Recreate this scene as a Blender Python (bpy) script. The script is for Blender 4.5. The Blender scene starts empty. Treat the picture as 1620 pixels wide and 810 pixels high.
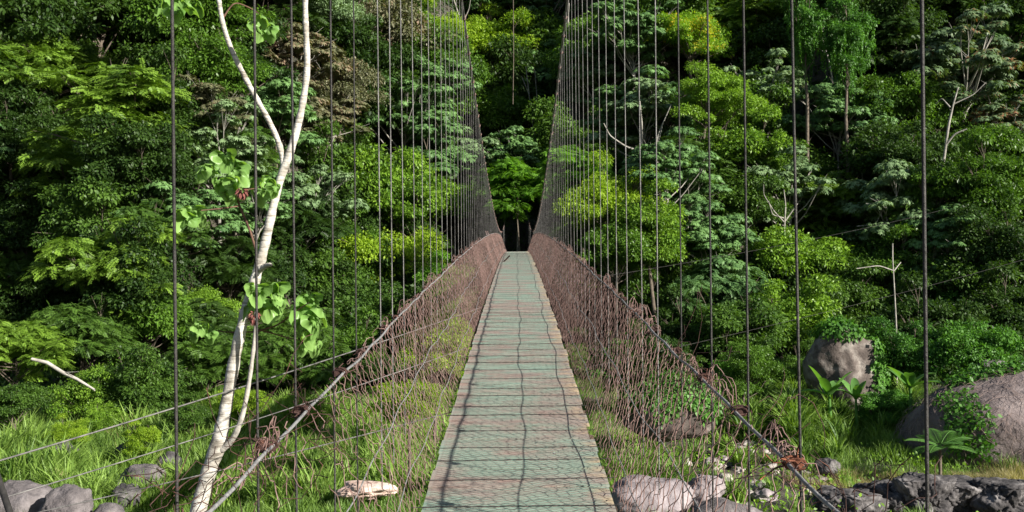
import bpy, math, random
import numpy as np
from mathutils import Vector, Matrix, Euler

random.seed(7)
RNG = np.random.default_rng(7)
SC = bpy.context.scene
COL = SC.collection
rad = math.radians

# ------------------------------------------------------------------ camera
F_PX = 1590.0
cam_d = bpy.data.cameras.new('camera')
cam = bpy.data.objects.new('camera', cam_d)
COL.objects.link(cam)
cam_d.sensor_width = 36
cam_d.lens = 36 * F_PX / 1620
cam_d.clip_start = 0.05
cam_d.clip_end = 3000
ROLL, YAW, PITCH = rad(-0.55), math.atan(8 / F_PX), 0.0
CAM_R = (Matrix.Rotation(YAW, 4, 'Z') @ Matrix.Rotation(rad(90) + PITCH, 4, 'X') @ Matrix.Rotation(ROLL, 4, 'Z'))
cam.matrix_world = CAM_R
SC.camera = cam
R3 = CAM_R.to_3x3()

def P(px, py, D):
    """a point at forward distance D (metres) seen at pixel px,py of the photo"""
    v = R3 @ Vector(((px - 810) / F_PX, (405 - py) / F_PX, -1.0))
    return v * (D / v.y)

# ------------------------------------------------------------------ light
SUN = Vector((1.62, -1.1, 1.0)).normalized()
world = bpy.data.worlds.new('World')
SC.world = world
world.use_nodes = True
nt = world.node_tree
bg = nt.nodes['Background']
sky = nt.nodes.new('ShaderNodeTexSky')
sky.sky_type = 'NISHITA'
sky.sun_disc = False
sky.sun_elevation = math.asin(SUN.z)
sky.sun_rotation = math.atan2(SUN.x, SUN.y)
nt.links.new(sky.outputs[0], bg.inputs[0])
bg.inputs[1].default_value = 0.05
sl = bpy.data.lights.new('sun', 'SUN')
sl.energy = 5.0
sl.angle = rad(0.5)
sl.color = (1.0, 0.95, 0.86)
so = bpy.data.objects.new('sun', sl)
COL.objects.link(so)
so.rotation_euler = SUN.to_track_quat('Z', 'Y').to_euler()
so.location = (40, -20, 40)
SC.view_settings.view_transform = 'Standard'
SC.view_settings.look = 'None'
SC.view_settings.gamma = 1
SC.view_settings.exposure = 1.2
SC.cycles.max_bounces = 6
SC.cycles.diffuse_bounces = 3
SC.cycles.glossy_bounces = 2
SC.cycles.transmission_bounces = 4
SC.cycles.use_denoising = True

# ------------------------------------------------------------------ materials
def new_mat(name):
    m = bpy.data.materials.new(name)
    m.use_nodes = True
    return m, m.node_tree.nodes, m.node_tree.links, m.node_tree.nodes['Principled BSDF']

def ramp(N, stops):
    r = N.new('ShaderNodeValToRGB')
    el = r.color_ramp.elements
    while len(el) < len(stops):
        el.new(0.5)
    for e, (p, c) in zip(el, stops):
        e.position = p
        e.color = (*c, 1)
    return r

def noise(N, L, vec, scale, detail=5, rough=0.6):
    n = N.new('ShaderNodeTexNoise')
    n.inputs['Scale'].default_value = scale
    n.inputs['Detail'].default_value = detail
    n.inputs['Roughness'].default_value = rough
    if vec is not None:
        L.new(vec, n.inputs['Vector'])
    return n

def leaf_mat(name, dark, light, hue_spread=0.5, trans=0.3, rough=0.5, accent=None, spec=0.25):
    m, N, L, b = new_mat(name)
    geo = N.new('ShaderNodeNewGeometry')
    tc = N.new('ShaderNodeTexCoord')
    oi = N.new('ShaderNodeObjectInfo')
    n = noise(N, L, tc.outputs['Object'], 0.55, 3)
    a = N.new('ShaderNodeMath'); a.operation = 'MULTIPLY'; a.inputs[1].default_value = 0.55
    L.new(geo.outputs['Random Per Island'], a.inputs[0])
    c = N.new('ShaderNodeMath'); c.operation = 'MULTIPLY_ADD'; c.inputs[1].default_value = 1.5
    L.new(n.outputs[0], c.inputs[0]); L.new(a.outputs[0], c.inputs[2])
    d = N.new('ShaderNodeMath'); d.operation = 'MULTIPLY_ADD'; d.inputs[1].default_value = 0.3
    L.new(oi.outputs['Random'], d.inputs[0]); L.new(c.outputs[0], d.inputs[2])
    e = N.new('ShaderNodeMath'); e.operation = 'SUBTRACT'; e.inputs[1].default_value = 0.66
    L.new(d.outputs[0], e.inputs[0])
    st = [(0.0, dark), (0.75, light)]
    if accent:
        st += [(0.86, accent)]
    r = ramp(N, st)
    L.new(e.outputs[0], r.inputs[0])
    L.new(r.outputs[0], b.inputs['Base Color'])
    b.inputs['Roughness'].default_value = rough
    b.inputs['Specular IOR Level'].default_value = spec
    t = N.new('ShaderNodeBsdfTranslucent')
    h = N.new('ShaderNodeMixRGB'); h.blend_type = 'MULTIPLY'; h.inputs[0].default_value = 1
    h.inputs[2].default_value = (1.5, 1.6, 0.5, 1)
    L.new(r.outputs[0], h.inputs[1]); L.new(h.outputs[0], t.inputs[0])
    mx = N.new('ShaderNodeMixShader'); mx.inputs[0].default_value = trans
    L.new(b.outputs[0], mx.inputs[1]); L.new(t.outputs[0], mx.inputs[2])
    L.new(mx.outputs[0], N['Material Output'].inputs[0])
    return m

def surf_mat(name, stops, scale=3, rough=0.9, bump=0.3, bscale=None, stretch=None, spec=0.3, detail=8, metallic=0):
    m, N, L, b = new_mat(name)
    tc = N.new('ShaderNodeTexCoord')
    vec = tc.outputs['Object']
    if stretch:
        mp = N.new('ShaderNodeMapping'); mp.inputs['Scale'].default_value = stretch
        L.new(vec, mp.inputs[0]); vec = mp.outputs[0]
    n = noise(N, L, vec, scale, detail)
    r = ramp(N, stops)
    L.new(n.outputs[0], r.inputs[0]); L.new(r.outputs[0], b.inputs['Base Color'])
    n2 = noise(N, L, vec, bscale or scale * 4, 8, 0.65)
    bp = N.new('ShaderNodeBump'); bp.inputs['Strength'].default_value = bump; bp.inputs['Distance'].default_value = 0.1
    L.new(n2.outputs[0], bp.inputs['Height']); L.new(bp.outputs[0], b.inputs['Normal'])
    b.inputs['Roughness'].default_value = rough
    b.inputs['Specular IOR Level'].default_value = spec
    b.inputs['Metallic'].default_value = metallic
    return m

M = {}
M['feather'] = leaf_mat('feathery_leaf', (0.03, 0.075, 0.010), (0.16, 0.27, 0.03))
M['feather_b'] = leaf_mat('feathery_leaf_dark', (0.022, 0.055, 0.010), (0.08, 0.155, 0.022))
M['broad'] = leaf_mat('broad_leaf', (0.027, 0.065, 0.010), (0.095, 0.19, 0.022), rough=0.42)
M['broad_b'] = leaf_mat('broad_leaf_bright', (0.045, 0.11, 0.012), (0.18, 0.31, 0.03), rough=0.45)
M['dark'] = leaf_mat('leaf_painted_shade', (0.012, 0.033, 0.007), (0.045, 0.09, 0.015))  # shade on the slope is put into this leaf colour
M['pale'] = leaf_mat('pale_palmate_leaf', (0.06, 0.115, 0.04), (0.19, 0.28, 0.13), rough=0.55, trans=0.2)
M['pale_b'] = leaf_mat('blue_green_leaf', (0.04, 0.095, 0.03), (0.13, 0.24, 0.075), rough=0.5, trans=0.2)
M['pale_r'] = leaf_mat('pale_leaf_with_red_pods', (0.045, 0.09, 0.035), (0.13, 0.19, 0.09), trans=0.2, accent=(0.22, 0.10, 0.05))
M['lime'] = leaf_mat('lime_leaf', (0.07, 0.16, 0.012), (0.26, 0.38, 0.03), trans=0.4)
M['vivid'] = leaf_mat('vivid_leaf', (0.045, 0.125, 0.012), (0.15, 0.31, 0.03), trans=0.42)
M['flower'] = leaf_mat('yellow_flower_leaf', (0.05, 0.15, 0.012), (0.22, 0.36, 0.03), trans=0.4, accent=(0.55, 0.42, 0.03))
M['brown'] = leaf_mat('brown_seed_leaf', (0.05, 0.07, 0.025), (0.16, 0.155, 0.085), trans=0.2, accent=(0.22, 0.15, 0.10))
M['vine'] = leaf_mat('vine_leaf', (0.02, 0.07, 0.012), (0.09, 0.22, 0.03))
M['grass'] = leaf_mat('grass_blade', (0.025, 0.075, 0.012), (0.16, 0.26, 0.05), trans=0.3)
M['cane'] = leaf_mat('cane_blade', (0.04, 0.10, 0.015), (0.20, 0.31, 0.06), trans=0.3)
M['grass_y'] = leaf_mat('grass_blade_dry', (0.16, 0.15, 0.06), (0.42, 0.36, 0.18), trans=0.3)
M['hero_leaf'] = leaf_mat('broad_drooping_leaf', (0.09, 0.21, 0.04), (0.26, 0.42, 0.12), trans=0.4, rough=0.35)
M['banana'] = leaf_mat('banana_leaf', (0.05, 0.13, 0.03), (0.14, 0.29, 0.07), trans=0.35, rough=0.35)
M['bark'] = surf_mat('bark', [(0.3, (0.05, 0.04, 0.03)), (0.7, (0.16, 0.13, 0.10))], 4)
M['bark_pale'] = surf_mat('pale_bark', [(0.3, (0.22, 0.20, 0.17)), (0.65, (0.46, 0.43, 0.38))], 3)
M['bark_grey'] = surf_mat('grey_bark', [(0.3, (0.14, 0.13, 0.11)), (0.65, (0.34, 0.32, 0.28))], 3)
M['twig'] = surf_mat('brown_twig', [(0.3, (0.06, 0.03, 0.022)), (0.7, (0.16, 0.09, 0.06))], 4)
M['earth'] = surf_mat('valley_soil', [(0.35, (0.03, 0.03, 0.02)), (0.55, (0.07, 0.06, 0.045)), (0.75, (0.16, 0.14, 0.115))], 0.5, bump=0.8, bscale=2)
M['rock'] = surf_mat('grey_boulder', [(0.25, (0.045, 0.04, 0.042)), (0.5, (0.13, 0.115, 0.115)), (0.72, (0.24, 0.215, 0.215))], 1.4, bump=1.0, bscale=7, detail=12)
M['rock_dark'] = surf_mat('dark_rock', [(0.3, (0.018, 0.017, 0.018)), (0.52, (0.07, 0.064, 0.064)), (0.70, (0.22, 0.205, 0.20))], 1.8, bump=0.9, bscale=3, detail=12)  # darkest stop puts the shade of cracks and hollows into the colour
M['rock_pink'] = surf_mat('pinkish_rock', [(0.3, (0.10, 0.085, 0.085)), (0.55, (0.25, 0.215, 0.22)), (0.8, (0.40, 0.36, 0.36))], 1.5, bump=0.6, bscale=6, detail=12)
M['rock_pale'] = surf_mat('pale_stone', [(0.3, (0.13, 0.12, 0.105)), (0.6, (0.38, 0.34, 0.31))], 2.5, bump=0.6, bscale=6)
M['rock_tan'] = surf_mat('tan_boulder', [(0.28, (0.03, 0.025, 0.022)), (0.5, (0.10, 0.08, 0.07)), (0.68, (0.26, 0.23, 0.205))], 1.3, bump=1.0, bscale=3, detail=12)  # dark stops put dappled shadow into the rock colour
M['rock_big'] = surf_mat('pinkish_grey_boulder', [(0.3, (0.06, 0.05, 0.05)), (0.5, (0.155, 0.125, 0.12)), (0.7, (0.26, 0.215, 0.205))], 0.8, bump=1.0, bscale=5, detail=12)
M['slab'] = surf_mat('pink_slab', [(0.3, (0.36, 0.24, 0.19)), (0.6, (0.62, 0.47, 0.40)), (0.8, (0.72, 0.62, 0.55))], 2.0, bump=0.6, bscale=5)
M['dryvine'] = surf_mat('dry_vine_stem', [(0.3, (0.15, 0.10, 0.085)), (0.7, (0.34, 0.26, 0.23))], 2, bump=0.0)
M['rust'] = surf_mat('rusty_wire', [(0.3, (0.09, 0.055, 0.046)), (0.55, (0.20, 0.125, 0.108)), (0.75, (0.31, 0.22, 0.195))], 5, bump=0.0, rough=0.85)
M['rust_dark'] = surf_mat('dark_rusty_wire', [(0.3, (0.025, 0.014, 0.012)), (0.55, (0.06, 0.03, 0.024)), (0.75, (0.16, 0.07, 0.045))], 12, bump=0.2, rough=0.85)
M['clamp'] = surf_mat('orange_rust', [(0.3, (0.07, 0.025, 0.015)), (0.7, (0.28, 0.10, 0.05))], 18, bump=0.4, rough=0.8)
M['steel'] = surf_mat('weathered_steel_rope', [(0.3, (0.14, 0.14, 0.14)), (0.7, (0.34, 0.335, 0.33))], 20, rough=0.5, bump=0.4, stretch=(1, 1, 1), spec=0.5, metallic=0.3)
M['steel_dark'] = surf_mat('dark_steel_rope', [(0.35, (0.07, 0.068, 0.064)), (0.7, (0.22, 0.21, 0.20))], 7, rough=0.55, bump=0.3, spec=0.5, metallic=0.2)
M['trunk_white'] = None
M['rope_black'] = surf_mat('black_weathered_rope', [(0.35, (0.014, 0.013, 0.012)), (0.75, (0.06, 0.055, 0.05))], 9, rough=0.6, bump=0.3)
M['bud'] = surf_mat('reddish_bud', [(0.3, (0.10, 0.03, 0.025)), (0.7, (0.24, 0.09, 0.075))], 9)
M['gap_shade'] = surf_mat('gap_shade_wood', [(0.3, (0.012, 0.010, 0.008)), (0.7, (0.035, 0.028, 0.022))], 6)  # near black, painted as the shade seen through the board gaps
M['beam'] = surf_mat('weathered_beam', [(0.3, (0.06, 0.04, 0.03)), (0.7, (0.2, 0.14, 0.1))], 6)

def white_bark():
    m, N, L, b = new_mat('white_ringed_bark')
    tc = N.new('ShaderNodeTexCoord')
    n = noise(N, L, tc.outputs['Object'], 4, 8)
    mp = N.new('ShaderNodeMapping'); mp.inputs['Scale'].default_value = (2.0, 2.0, 14)
    L.new(tc.outputs['Object'], mp.inputs[0])
    n2 = noise(N, L, mp.outputs[0], 1.6, 4)
    n3 = noise(N, L, tc.outputs['Object'], 14, 4)
    r = ramp(N, [(0.28, (0.20, 0.18, 0.14)), (0.47, (0.42, 0.39, 0.34)), (0.68, (0.60, 0.58, 0.53))])
    r2 = ramp(N, [(0.36, (0.3, 0.27, 0.23)), (0.47, (1, 1, 1))])
    L.new(n.outputs[0], r.inputs[0]); L.new(n2.outputs[0], r2.inputs[0])
    mx = N.new('ShaderNodeMixRGB'); mx.blend_type = 'MULTIPLY'; mx.inputs[0].default_value = 0.75
    L.new(r.outputs[0], mx.inputs[1]); L.new(r2.outputs[0], mx.inputs[2])
    L.new(mx.outputs[0], b.inputs['Base Color'])
    bp = N.new('ShaderNodeBump'); bp.inputs['Strength'].default_value = 0.8; bp.inputs['Distance'].default_value = 0.03
    L.new(n2.outputs[0], bp.inputs['Height'])
    bp2 = N.new('ShaderNodeBump'); bp2.inputs['Strength'].default_value = 0.5; bp2.inputs['Distance'].default_value = 0.02
    L.new(n3.outputs[0], bp2.inputs['Height']); L.new(bp.outputs[0], bp2.inputs['Normal'])
    L.new(bp2.outputs[0], b.inputs['Normal'])
    b.inputs['Roughness'].default_value = 0.8
    return m
M['trunk_white'] = white_bark()

def deck_mat():
    m, N, L, b = new_mat('worn_green_painted_boards')
    tc = N.new('ShaderNodeTexCoord')
    geo = N.new('ShaderNodeNewGeometry')
    mp = N.new('ShaderNodeMapping'); mp.inputs['Scale'].default_value = (1.0, 1.6, 1.0)
    L.new(tc.outputs['Object'], mp.inputs[0])
    big = noise(N, L, mp.outputs[0], 1.7, 6, 0.62)
    mp2 = N.new('ShaderNodeMapping'); mp2.inputs['Scale'].default_value = (1.2, 26, 10)
    L.new(tc.outputs['Object'], mp2.inputs[0])
    grain = noise(N, L, mp2.outputs[0], 2.2, 8, 0.7)
    # wood colours
    wood = ramp(N, [(0.25, (0.13, 0.115, 0.10)), (0.5, (0.25, 0.22, 0.19)), (0.8, (0.38, 0.33, 0.27))])
    L.new(grain.outputs[0], wood.inputs[0])
    red = N.new('ShaderNodeMixRGB'); red.inputs[2].default_value = (0.27, 0.185, 0.155, 1)
    rn = noise(N, L, mp.outputs[0], 2.6, 4)
    rr = ramp(N, [(0.46, (0, 0, 0)), (0.62, (0.8, 0.8, 0.8))])
    L.new(rn.outputs[0], rr.inputs[0]); L.new(rr.outputs[0], red.inputs[0]); L.new(wood.outputs[0], red.inputs[1])
    green = ramp(N, [(0.3, (0.12, 0.175, 0.14)), (0.55, (0.225, 0.305, 0.24)), (0.8, (0.35, 0.405, 0.335))])
    L.new(grain.outputs[0], green.inputs[0])
    # paint mask: patches, per-board wear and edge wear (x)
    sx = N.new('ShaderNodeSeparateXYZ'); L.new(tc.outputs['Object'], sx.inputs[0])
    ab = N.new('ShaderNodeMath'); ab.operation = 'ABSOLUTE'; L.new(sx.outputs[0], ab.inputs[0])
    edge = N.new('ShaderNodeMapRange'); edge.inputs[1].default_value = 0.42; edge.inputs[2].default_value = 0.60
    edge.inputs[3].default_value = 0; edge.inputs[4].default_value = 0.12
    L.new(ab.outputs[0], edge.inputs[0])
    isl = N.new('ShaderNodeMath'); isl.operation = 'MULTIPLY_ADD'; isl.inputs[1].default_value = 0.10
    L.new(geo.outputs['Random Per Island'], isl.inputs[0]); L.new(edge.outputs[0], isl.inputs[2])
    s = N.new('ShaderNodeMath'); s.operation = 'ADD'; L.new(big.outputs[0], s.inputs[0]); L.new(isl.outputs[0], s.inputs[1])
    s2 = N.new('ShaderNodeMath'); s2.operation = 'MULTIPLY_ADD'; s2.inputs[1].default_value = 0.25
    L.new(grain.outputs[0], s2.inputs[0]); L.new(s.outputs[0], s2.inputs[2])
    mk = ramp(N, [(0.60, (1, 1, 1)), (0.80, (0.0, 0.0, 0.0))])
    L.new(s2.outputs[0], mk.inputs[0])
    mx = N.new('ShaderNodeMixRGB'); L.new(mk.outputs[0], mx.inputs[0]); L.new(red.outputs[0], mx.inputs[1]); L.new(green.outputs[0], mx.inputs[2])
    # bare yellowish wood on the extreme edges
    e2 = N.new('ShaderNodeMapRange'); e2.inputs[1].default_value = 0.44; e2.inputs[2].default_value = 0.60
    L.new(sx.outputs[0], e2.inputs[0])
    en = N.new('ShaderNodeMath'); en.operation = 'MULTIPLY'; L.new(e2.outputs[0], en.inputs[0]); er = ramp(N, [(0.47, (0, 0, 0)), (0.6, (0.9, 0.9, 0.9))]); L.new(rn.outputs[0], er.inputs[0]); L.new(er.outputs[0], en.inputs[1])
    mx2 = N.new('ShaderNodeMixRGB'); mx2.inputs[2].default_value = (0.46, 0.36, 0.22, 1)
    L.new(en.outputs[0], mx2.inputs[0]); L.new(mx.outputs[0], mx2.inputs[1])
    L.new(mx2.outputs[0], b.inputs['Base Color'])
    bp = N.new('ShaderNodeBump'); bp.inputs['Strength'].default_value = 0.5; bp.inputs['Distance'].default_value = 0.01
    L.new(grain.outputs[0], bp.inputs['Height']); L.new(bp.outputs[0], b.inputs['Normal'])
    b.inputs['Roughness'].default_value = 0.75
    b.inputs['Specular IOR Level'].default_value = 0.3
    return m
M['deck'] = deck_mat()

# ------------------------------------------------------------------ mesh helpers
def mesh_np(name, verts, faces, mat=None, smooth=False):
    """verts (n,3), faces (m,4) or (m,3)"""
    verts = np.asarray(verts, dtype=np.float32); faces = np.asarray(faces, dtype=np.int32)
    me = bpy.data.meshes.new(name)
    k = faces.shape[1]
    me.vertices.add(len(verts)); me.vertices.foreach_set('co', verts.ravel())
    me.loops.add(faces.size); me.loops.foreach_set('vertex_index', faces.ravel())
    me.polygons.add(len(faces))
    me.polygons.foreach_set('loop_start', np.arange(0, faces.size, k, dtype=np.int32))
    me.polygons.foreach_set('loop_total', np.full(len(faces), k, dtype=np.int32))
    if not smooth and name in ('deck_boards', 'cross_beam', 'wire_tie'):
        me.polygons.foreach_set('use_smooth', np.zeros(len(faces), dtype=bool))
    me.update(calc_edges=True)
    if mat:
        me.materials.append(mat)
    return me

def link(name, me, parent=None, loc=None):
    o = bpy.data.objects.new(name, me)
    COL.objects.link(o)
    if parent is not None:
        o.parent = parent
    if loc is not None:
        o.location = loc
    return o

def tag(o, label=None, cat=None, group=None, kind=None):
    if label: o['label'] = label
    if cat: o['category'] = cat
    if group: o['group'] = group
    if kind: o['kind'] = kind
    return o

def empty(name, loc=(0, 0, 0)):
    o = bpy.data.objects.new(name, None)
    COL.objects.link(o)
    o.location = loc
    o.empty_display_size = 0.3
    return o

class Geo:
    def __init__(s): s.v = []; s.f = []; s.n = 0
    def add(s, v, f):
        v = np.asarray(v, float); f = np.asarray(f, int)
        s.v.append(v); s.f.append(f + s.n); s.n += len(v)
    def mesh(s, name, mat, smooth=False):
        return mesh_np(name, np.concatenate(s.v), np.concatenate(s.f), mat, smooth)

def tube(g, pts, r, sides=6):
    """tube along pts (k,3); r scalar or (k,)"""
    pts = np.asarray([tuple(p) for p in pts], float)
    k = len(pts)
    r = np.broadcast_to(np.asarray(r, float), (k,))
    t = np.gradient(pts, axis=0)
    t /= np.linalg.norm(t, axis=1)[:, None] + 1e-9
    ref = np.tile(np.array([0.31, 0.0, 1.0]), (k, 1))
    hz = np.abs(t[:, 2]) > 0.9
    if hz.mean() > 0.5: ref[:] = (0, 1, 0.1)
    a = np.cross(t, ref); a /= np.linalg.norm(a, axis=1)[:, None] + 1e-9
    b = np.cross(t, a)
    an = np.linspace(0, 2 * np.pi, sides, endpoint=False)
    v = pts[:, None, :] + r[:, None, None] * (np.cos(an)[None, :, None] * a[:, None, :] + np.sin(an)[None, :, None] * b[:, None, :])
    v = v.reshape(-1, 3)
    i = np.arange(k - 1)[:, None] * sides; j = np.arange(sides)[None, :]; j2 = (j + 1) % sides
    f = np.stack([i + j, i + j2, i + sides + j2, i + sides + j], -1).reshape(-1, 4)
    g.add(v, f)

def tubes_batch(g, P3, r, sides=3):
    """many polylines at once: P3 (m,k,3)"""
    m, k, _ = P3.shape
    t = np.gradient(P3, axis=1)
    t /= np.linalg.norm(t, axis=2)[..., None] + 1e-9
    a = np.cross(t, np.array([0.35, 0.9, 0.2])); a /= np.linalg.norm(a, axis=2)[..., None] + 1e-9
    b = np.cross(t, a)
    an = np.linspace(0, 2 * np.pi, sides, endpoint=False)
    v = P3[:, :, None, :] + r * (np.cos(an)[None, None, :, None] * a[:, :, None, :] + np.sin(an)[None, None, :, None] * b[:, :, None, :])
    base = (np.arange(m)[:, None, None] * k + np.arange(k - 1)[None, :, None]) * sides
    j = np.arange(sides)[None, None, :]; j2 = (j + 1) % sides
    f = np.stack([base + j, base + j2, base + sides + j2, base + sides + j], -1).reshape(-1, 4)
    g.add(v.reshape(-1, 3), f)

def norm(a):
    return a / (np.linalg.norm(a, axis=-1, keepdims=True) + 1e-9)

def leaf_quads(g, base, d, n, L, W, droop=0.15):
    """rhombic leaves: base point, direction, normal, length and width arrays"""
    d = norm(d); s = norm(np.cross(d, n)); n = np.cross(s, d)
    L = np.broadcast_to(np.asarray(L, float), (len(base),))[:, None]
    W = np.broadcast_to(np.asarray(W, float), (len(base),))[:, None]
    mid = base + d * L * 0.45
    v = np.stack([base, mid + s * W * 0.5 - n * L * 0.06, base + d * L - np.array([0, 0, 1.0]) * L * droop, mid - s * W * 0.5 - n * L * 0.06], 1)
    f = np.arange(len(base) * 4).reshape(-1, 4)
    g.add(v.reshape(-1, 3), f)

# ------------------------------------------------------------------ terrain
BASE = -8.0
def sm(x):
    x = np.clip(x, 0, 1); return x * x * (3 - 2 * x)
def D0(X):
    gul = np.exp(-(np.abs(X) / np.where(X > 0, 8.5, 14.0)) ** 2.4)
    shade_rid = np.where(X < 0, -6.0 * np.cos(2 * np.pi * (X + 23) / 16.5) * sm((-X - 2) / 5), -3.2 * np.cos(2 * np.pi * (X - 13) / 19.0) * sm((X - 5) / 6))  # ridges added to the slope so their left flanks fall dark
    return 55 + 7 * sm((X + 2) / 22) + 34 * gul + shade_rid
def wob(X, Y):
    return (0.9 * np.sin(X * 0.21 + 1.3 + 0.5 * np.sin(Y * 0.17)) * np.cos(Y * 0.19 + 0.4)
            + 0.45 * np.sin(X * 0.53 + Y * 0.31) + 0.25 * np.sin(X * 1.1 - Y * 0.9 + 2) + 0.10 * np.sin(X * 2.7 + Y * 2.2))
def ground_z(X, Y):
    X = np.asarray(X, float); Y = np.asarray(Y, float)
    u = np.maximum(Y - D0(X), 0)
    ramp_ = np.where(u < 6, u * u * 0.068, 0.068 * 36 + (u - 6) * 0.816)
    ramp_ = np.minimum(ramp_, 105 + 0.25 * u)
    amp = 0.35 + 2.2 * sm(u / 30)
    ridge = -4.0 * np.sin(X * 0.085 + 0.3) * sm(u / 35)
    z = BASE + ramp_ + amp * wob(X, Y) * 0.8 + ridge
    near = sm((8 - Y) / 20)          # the near bank rises behind the camera
    z = z + near * 5.0
    z = z + sm((np.abs(X) - 90) / 200) * 40
    return z

def axis(lo, hi, a, b, fine, coarse):
    l = np.linspace(0, 1, coarse)[:-1]
    return np.concatenate([lo + (a - lo) * l ** 0.7, np.arange(a, b, fine), b + (hi - b) * np.linspace(0, 1, coarse) ** 1.4])
gx = axis(-700, 700, -60, 62, 0.7, 30); gy = axis(-500, 1200, 2, 150, 0.7, 30)
XX, YY = np.meshgrid(gx, gy)
ZZ = ground_z(XX, YY)
nx, ny = len(gx), len(gy)
vi = (np.arange(ny - 1)[:, None] * nx + np.arange(nx - 1)[None, :])
gf = np.stack([vi, vi + 1, vi + nx + 1, vi + nx], -1).reshape(-1, 4)
ground = link('ground', mesh_np('ground', np.stack([XX, YY, ZZ], -1).reshape(-1, 3), gf, M['earth'], True))
tag(ground, 'valley floor and steep forested hillside rising beyond the river bed', None, None, 'structure')

def depth_on_slope(px, py, H, lo=36, hi=190):
    """distance at which the sight line through px,py is H metres above the slope"""
    best = hi
    for D in np.arange(lo, hi, 0.5):
        p = P(px, py, D)
        if p.z - float(ground_z(p.x, p.y)) <= H:
            return D
    return best

# ------------------------------------------------------------------ bridge
CREST = 62.0
END = 98.0
def deck_z(D):
    return 0.27 - 0.0017 * np.abs(CREST - np.asarray(D, float)) ** 1.745
def cable_z(D):
    return 1.55 + 0.00204 * (np.asarray(D, float) - 62) ** 2
def wavy(D, a, s):
    D = np.asarray(D, float)
    return a * (np.sin(D * 2.1 + s) * 0.5 + np.sin(D * 4.7 + s * 2.3) * 0.3 + np.sin(D * 0.9 + s * 1.7) * 0.6)
def rail_x(D): return 1.0 + wavy(D, 0.010, 3.1)
def rail_z(D): return deck_z(D) + 1.0 - 0.012 * np.abs(np.sin(np.asarray(D, float) * np.pi / 0.97))

bridge = empty('suspension_bridge', (0, 0, 0))
tag(bridge, 'long rusty suspension footbridge with worn green boards running to the forest', 'footbridge')

# deck boards
g = Geo()
y = 1.0
rr = random.Random(3)
BOX_F = np.array([[0, 1, 2, 3], [7, 6, 5, 4], [0, 4, 5, 1], [1, 5, 6, 2], [2, 6, 7, 3], [3, 7, 4, 0]])
while y < END:
    w = rr.uniform(0.42, 0.62)
    if rr.random() < 0.2: w *= 0.5
    gap = rr.choice([0.018, 0.026, 0.036])
    xl = -0.622 + rr.uniform(-0.008, 0.008); xr = 0.622 + rr.uniform(-0.016, 0.014)
    dz = rr.uniform(-0.0015, 0.0015); tl = rr.uniform(-0.001, 0.001); sk = rr.uniform(-0.012, 0.012)
    y0, y1 = y, y + w - gap
    if rr.random() < 0.1: xr -= rr.uniform(0.02, 0.05)
    nseg = 9
    xs = np.linspace(xl, xr, nseg)
    top = []
    for x in xs:
        ex = rr.uniform(-0.007, 0.007)
        top.append(((x, y0 + sk * x + ex), (x, y1 + sk * x + ex * 0.5)))
    v = []
    for k, (a, b_) in enumerate(top):
        bow = 0.002 * math.sin(k * 0.9 + y)
        za = float(deck_z(a[1])) + dz + tl * (1 if k > 4 else -1); zb = float(deck_z(b_[1])) + dz
        v += [(a[0], a[1], za + bow * .4), (b_[0], b_[1], zb + bow * .4), (a[0], a[1], za - 0.010), (b_[0], b_[1], zb - 0.010)]
    f = []
    for k in range(nseg - 1):
        o = 4 * k
        f += [(o, o + 4, o + 5, o + 1), (o + 2, o + 3, o + 7, o + 6), (o, o + 2, o + 6, o + 4), (o + 1, o + 5, o + 7, o + 3)]
    o = 4 * (nseg - 1)
    f += [(0, 1, 3, 2), (o, o + 2, o + 3, o + 1)]
    g.add(v, f)
    y += w
link('deck', g.mesh('deck_boards', M['deck']), bridge)

for sx in (-0.41, 0.0, 0.41):  # dark backing added under the boards so the gaps look shaded
    g = Geo()
    for d in np.arange(1.0, END, 2.0):
        z0, z1 = float(deck_z(d)) - .045, float(deck_z(d + 1.995)) - .045; w_ = .19
        g.add([(sx - w_, d, z0), (sx + w_, d, z0), (sx + w_, d + 1.995, z1), (sx - w_, d + 1.995, z1), (sx - w_, d, z0 - .03), (sx + w_, d, z0 - .03), (sx + w_, d + 1.995, z1 - .03), (sx - w_, d + 1.995, z1 - .03)], [[0, 1, 2, 3], [7, 6, 5, 4], [0, 4, 5, 1], [1, 5, 6, 2], [2, 6, 7, 3], [3, 7, 4, 0]])
    link('gap_backing', g.mesh('cross_beam', M['gap_shade']), bridge)
# bearer ropes under the deck
for sx in (-0.45, 0.45):
    g = Geo(); D = np.arange(0.5, END, 0.6)
    tube(g, np.stack([np.full_like(D, sx), D, deck_z(D) - 0.16], 1), 0.014, 6)
    link('bearer_rope', g.mesh('bearer_rope', M['steel_dark'], True), bridge)

# netting lying over the boards
g = Geo()
st = 0.055
Ds = np.arange(1.2, 22, st)
Ds = Ds[RNG.random(len(Ds)) > np.clip((Ds - 8) / 13, 0, 1)]
k = 9
u = np.linspace(-0.6, 0.6, k)
for sgn in (-1, 1):
    Yc = Ds[:, None] + sgn * u[None, :] * 0.62
    Z = deck_z(Yc) + 0.0035
    P3 = np.stack([np.broadcast_to(u, Yc.shape), Yc, Z], -1)
    tubes_batch(g, P3, 0.0008, 3)
net = link('deck_netting', g.mesh('deck_netting', M['rust']), bridge)

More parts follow.
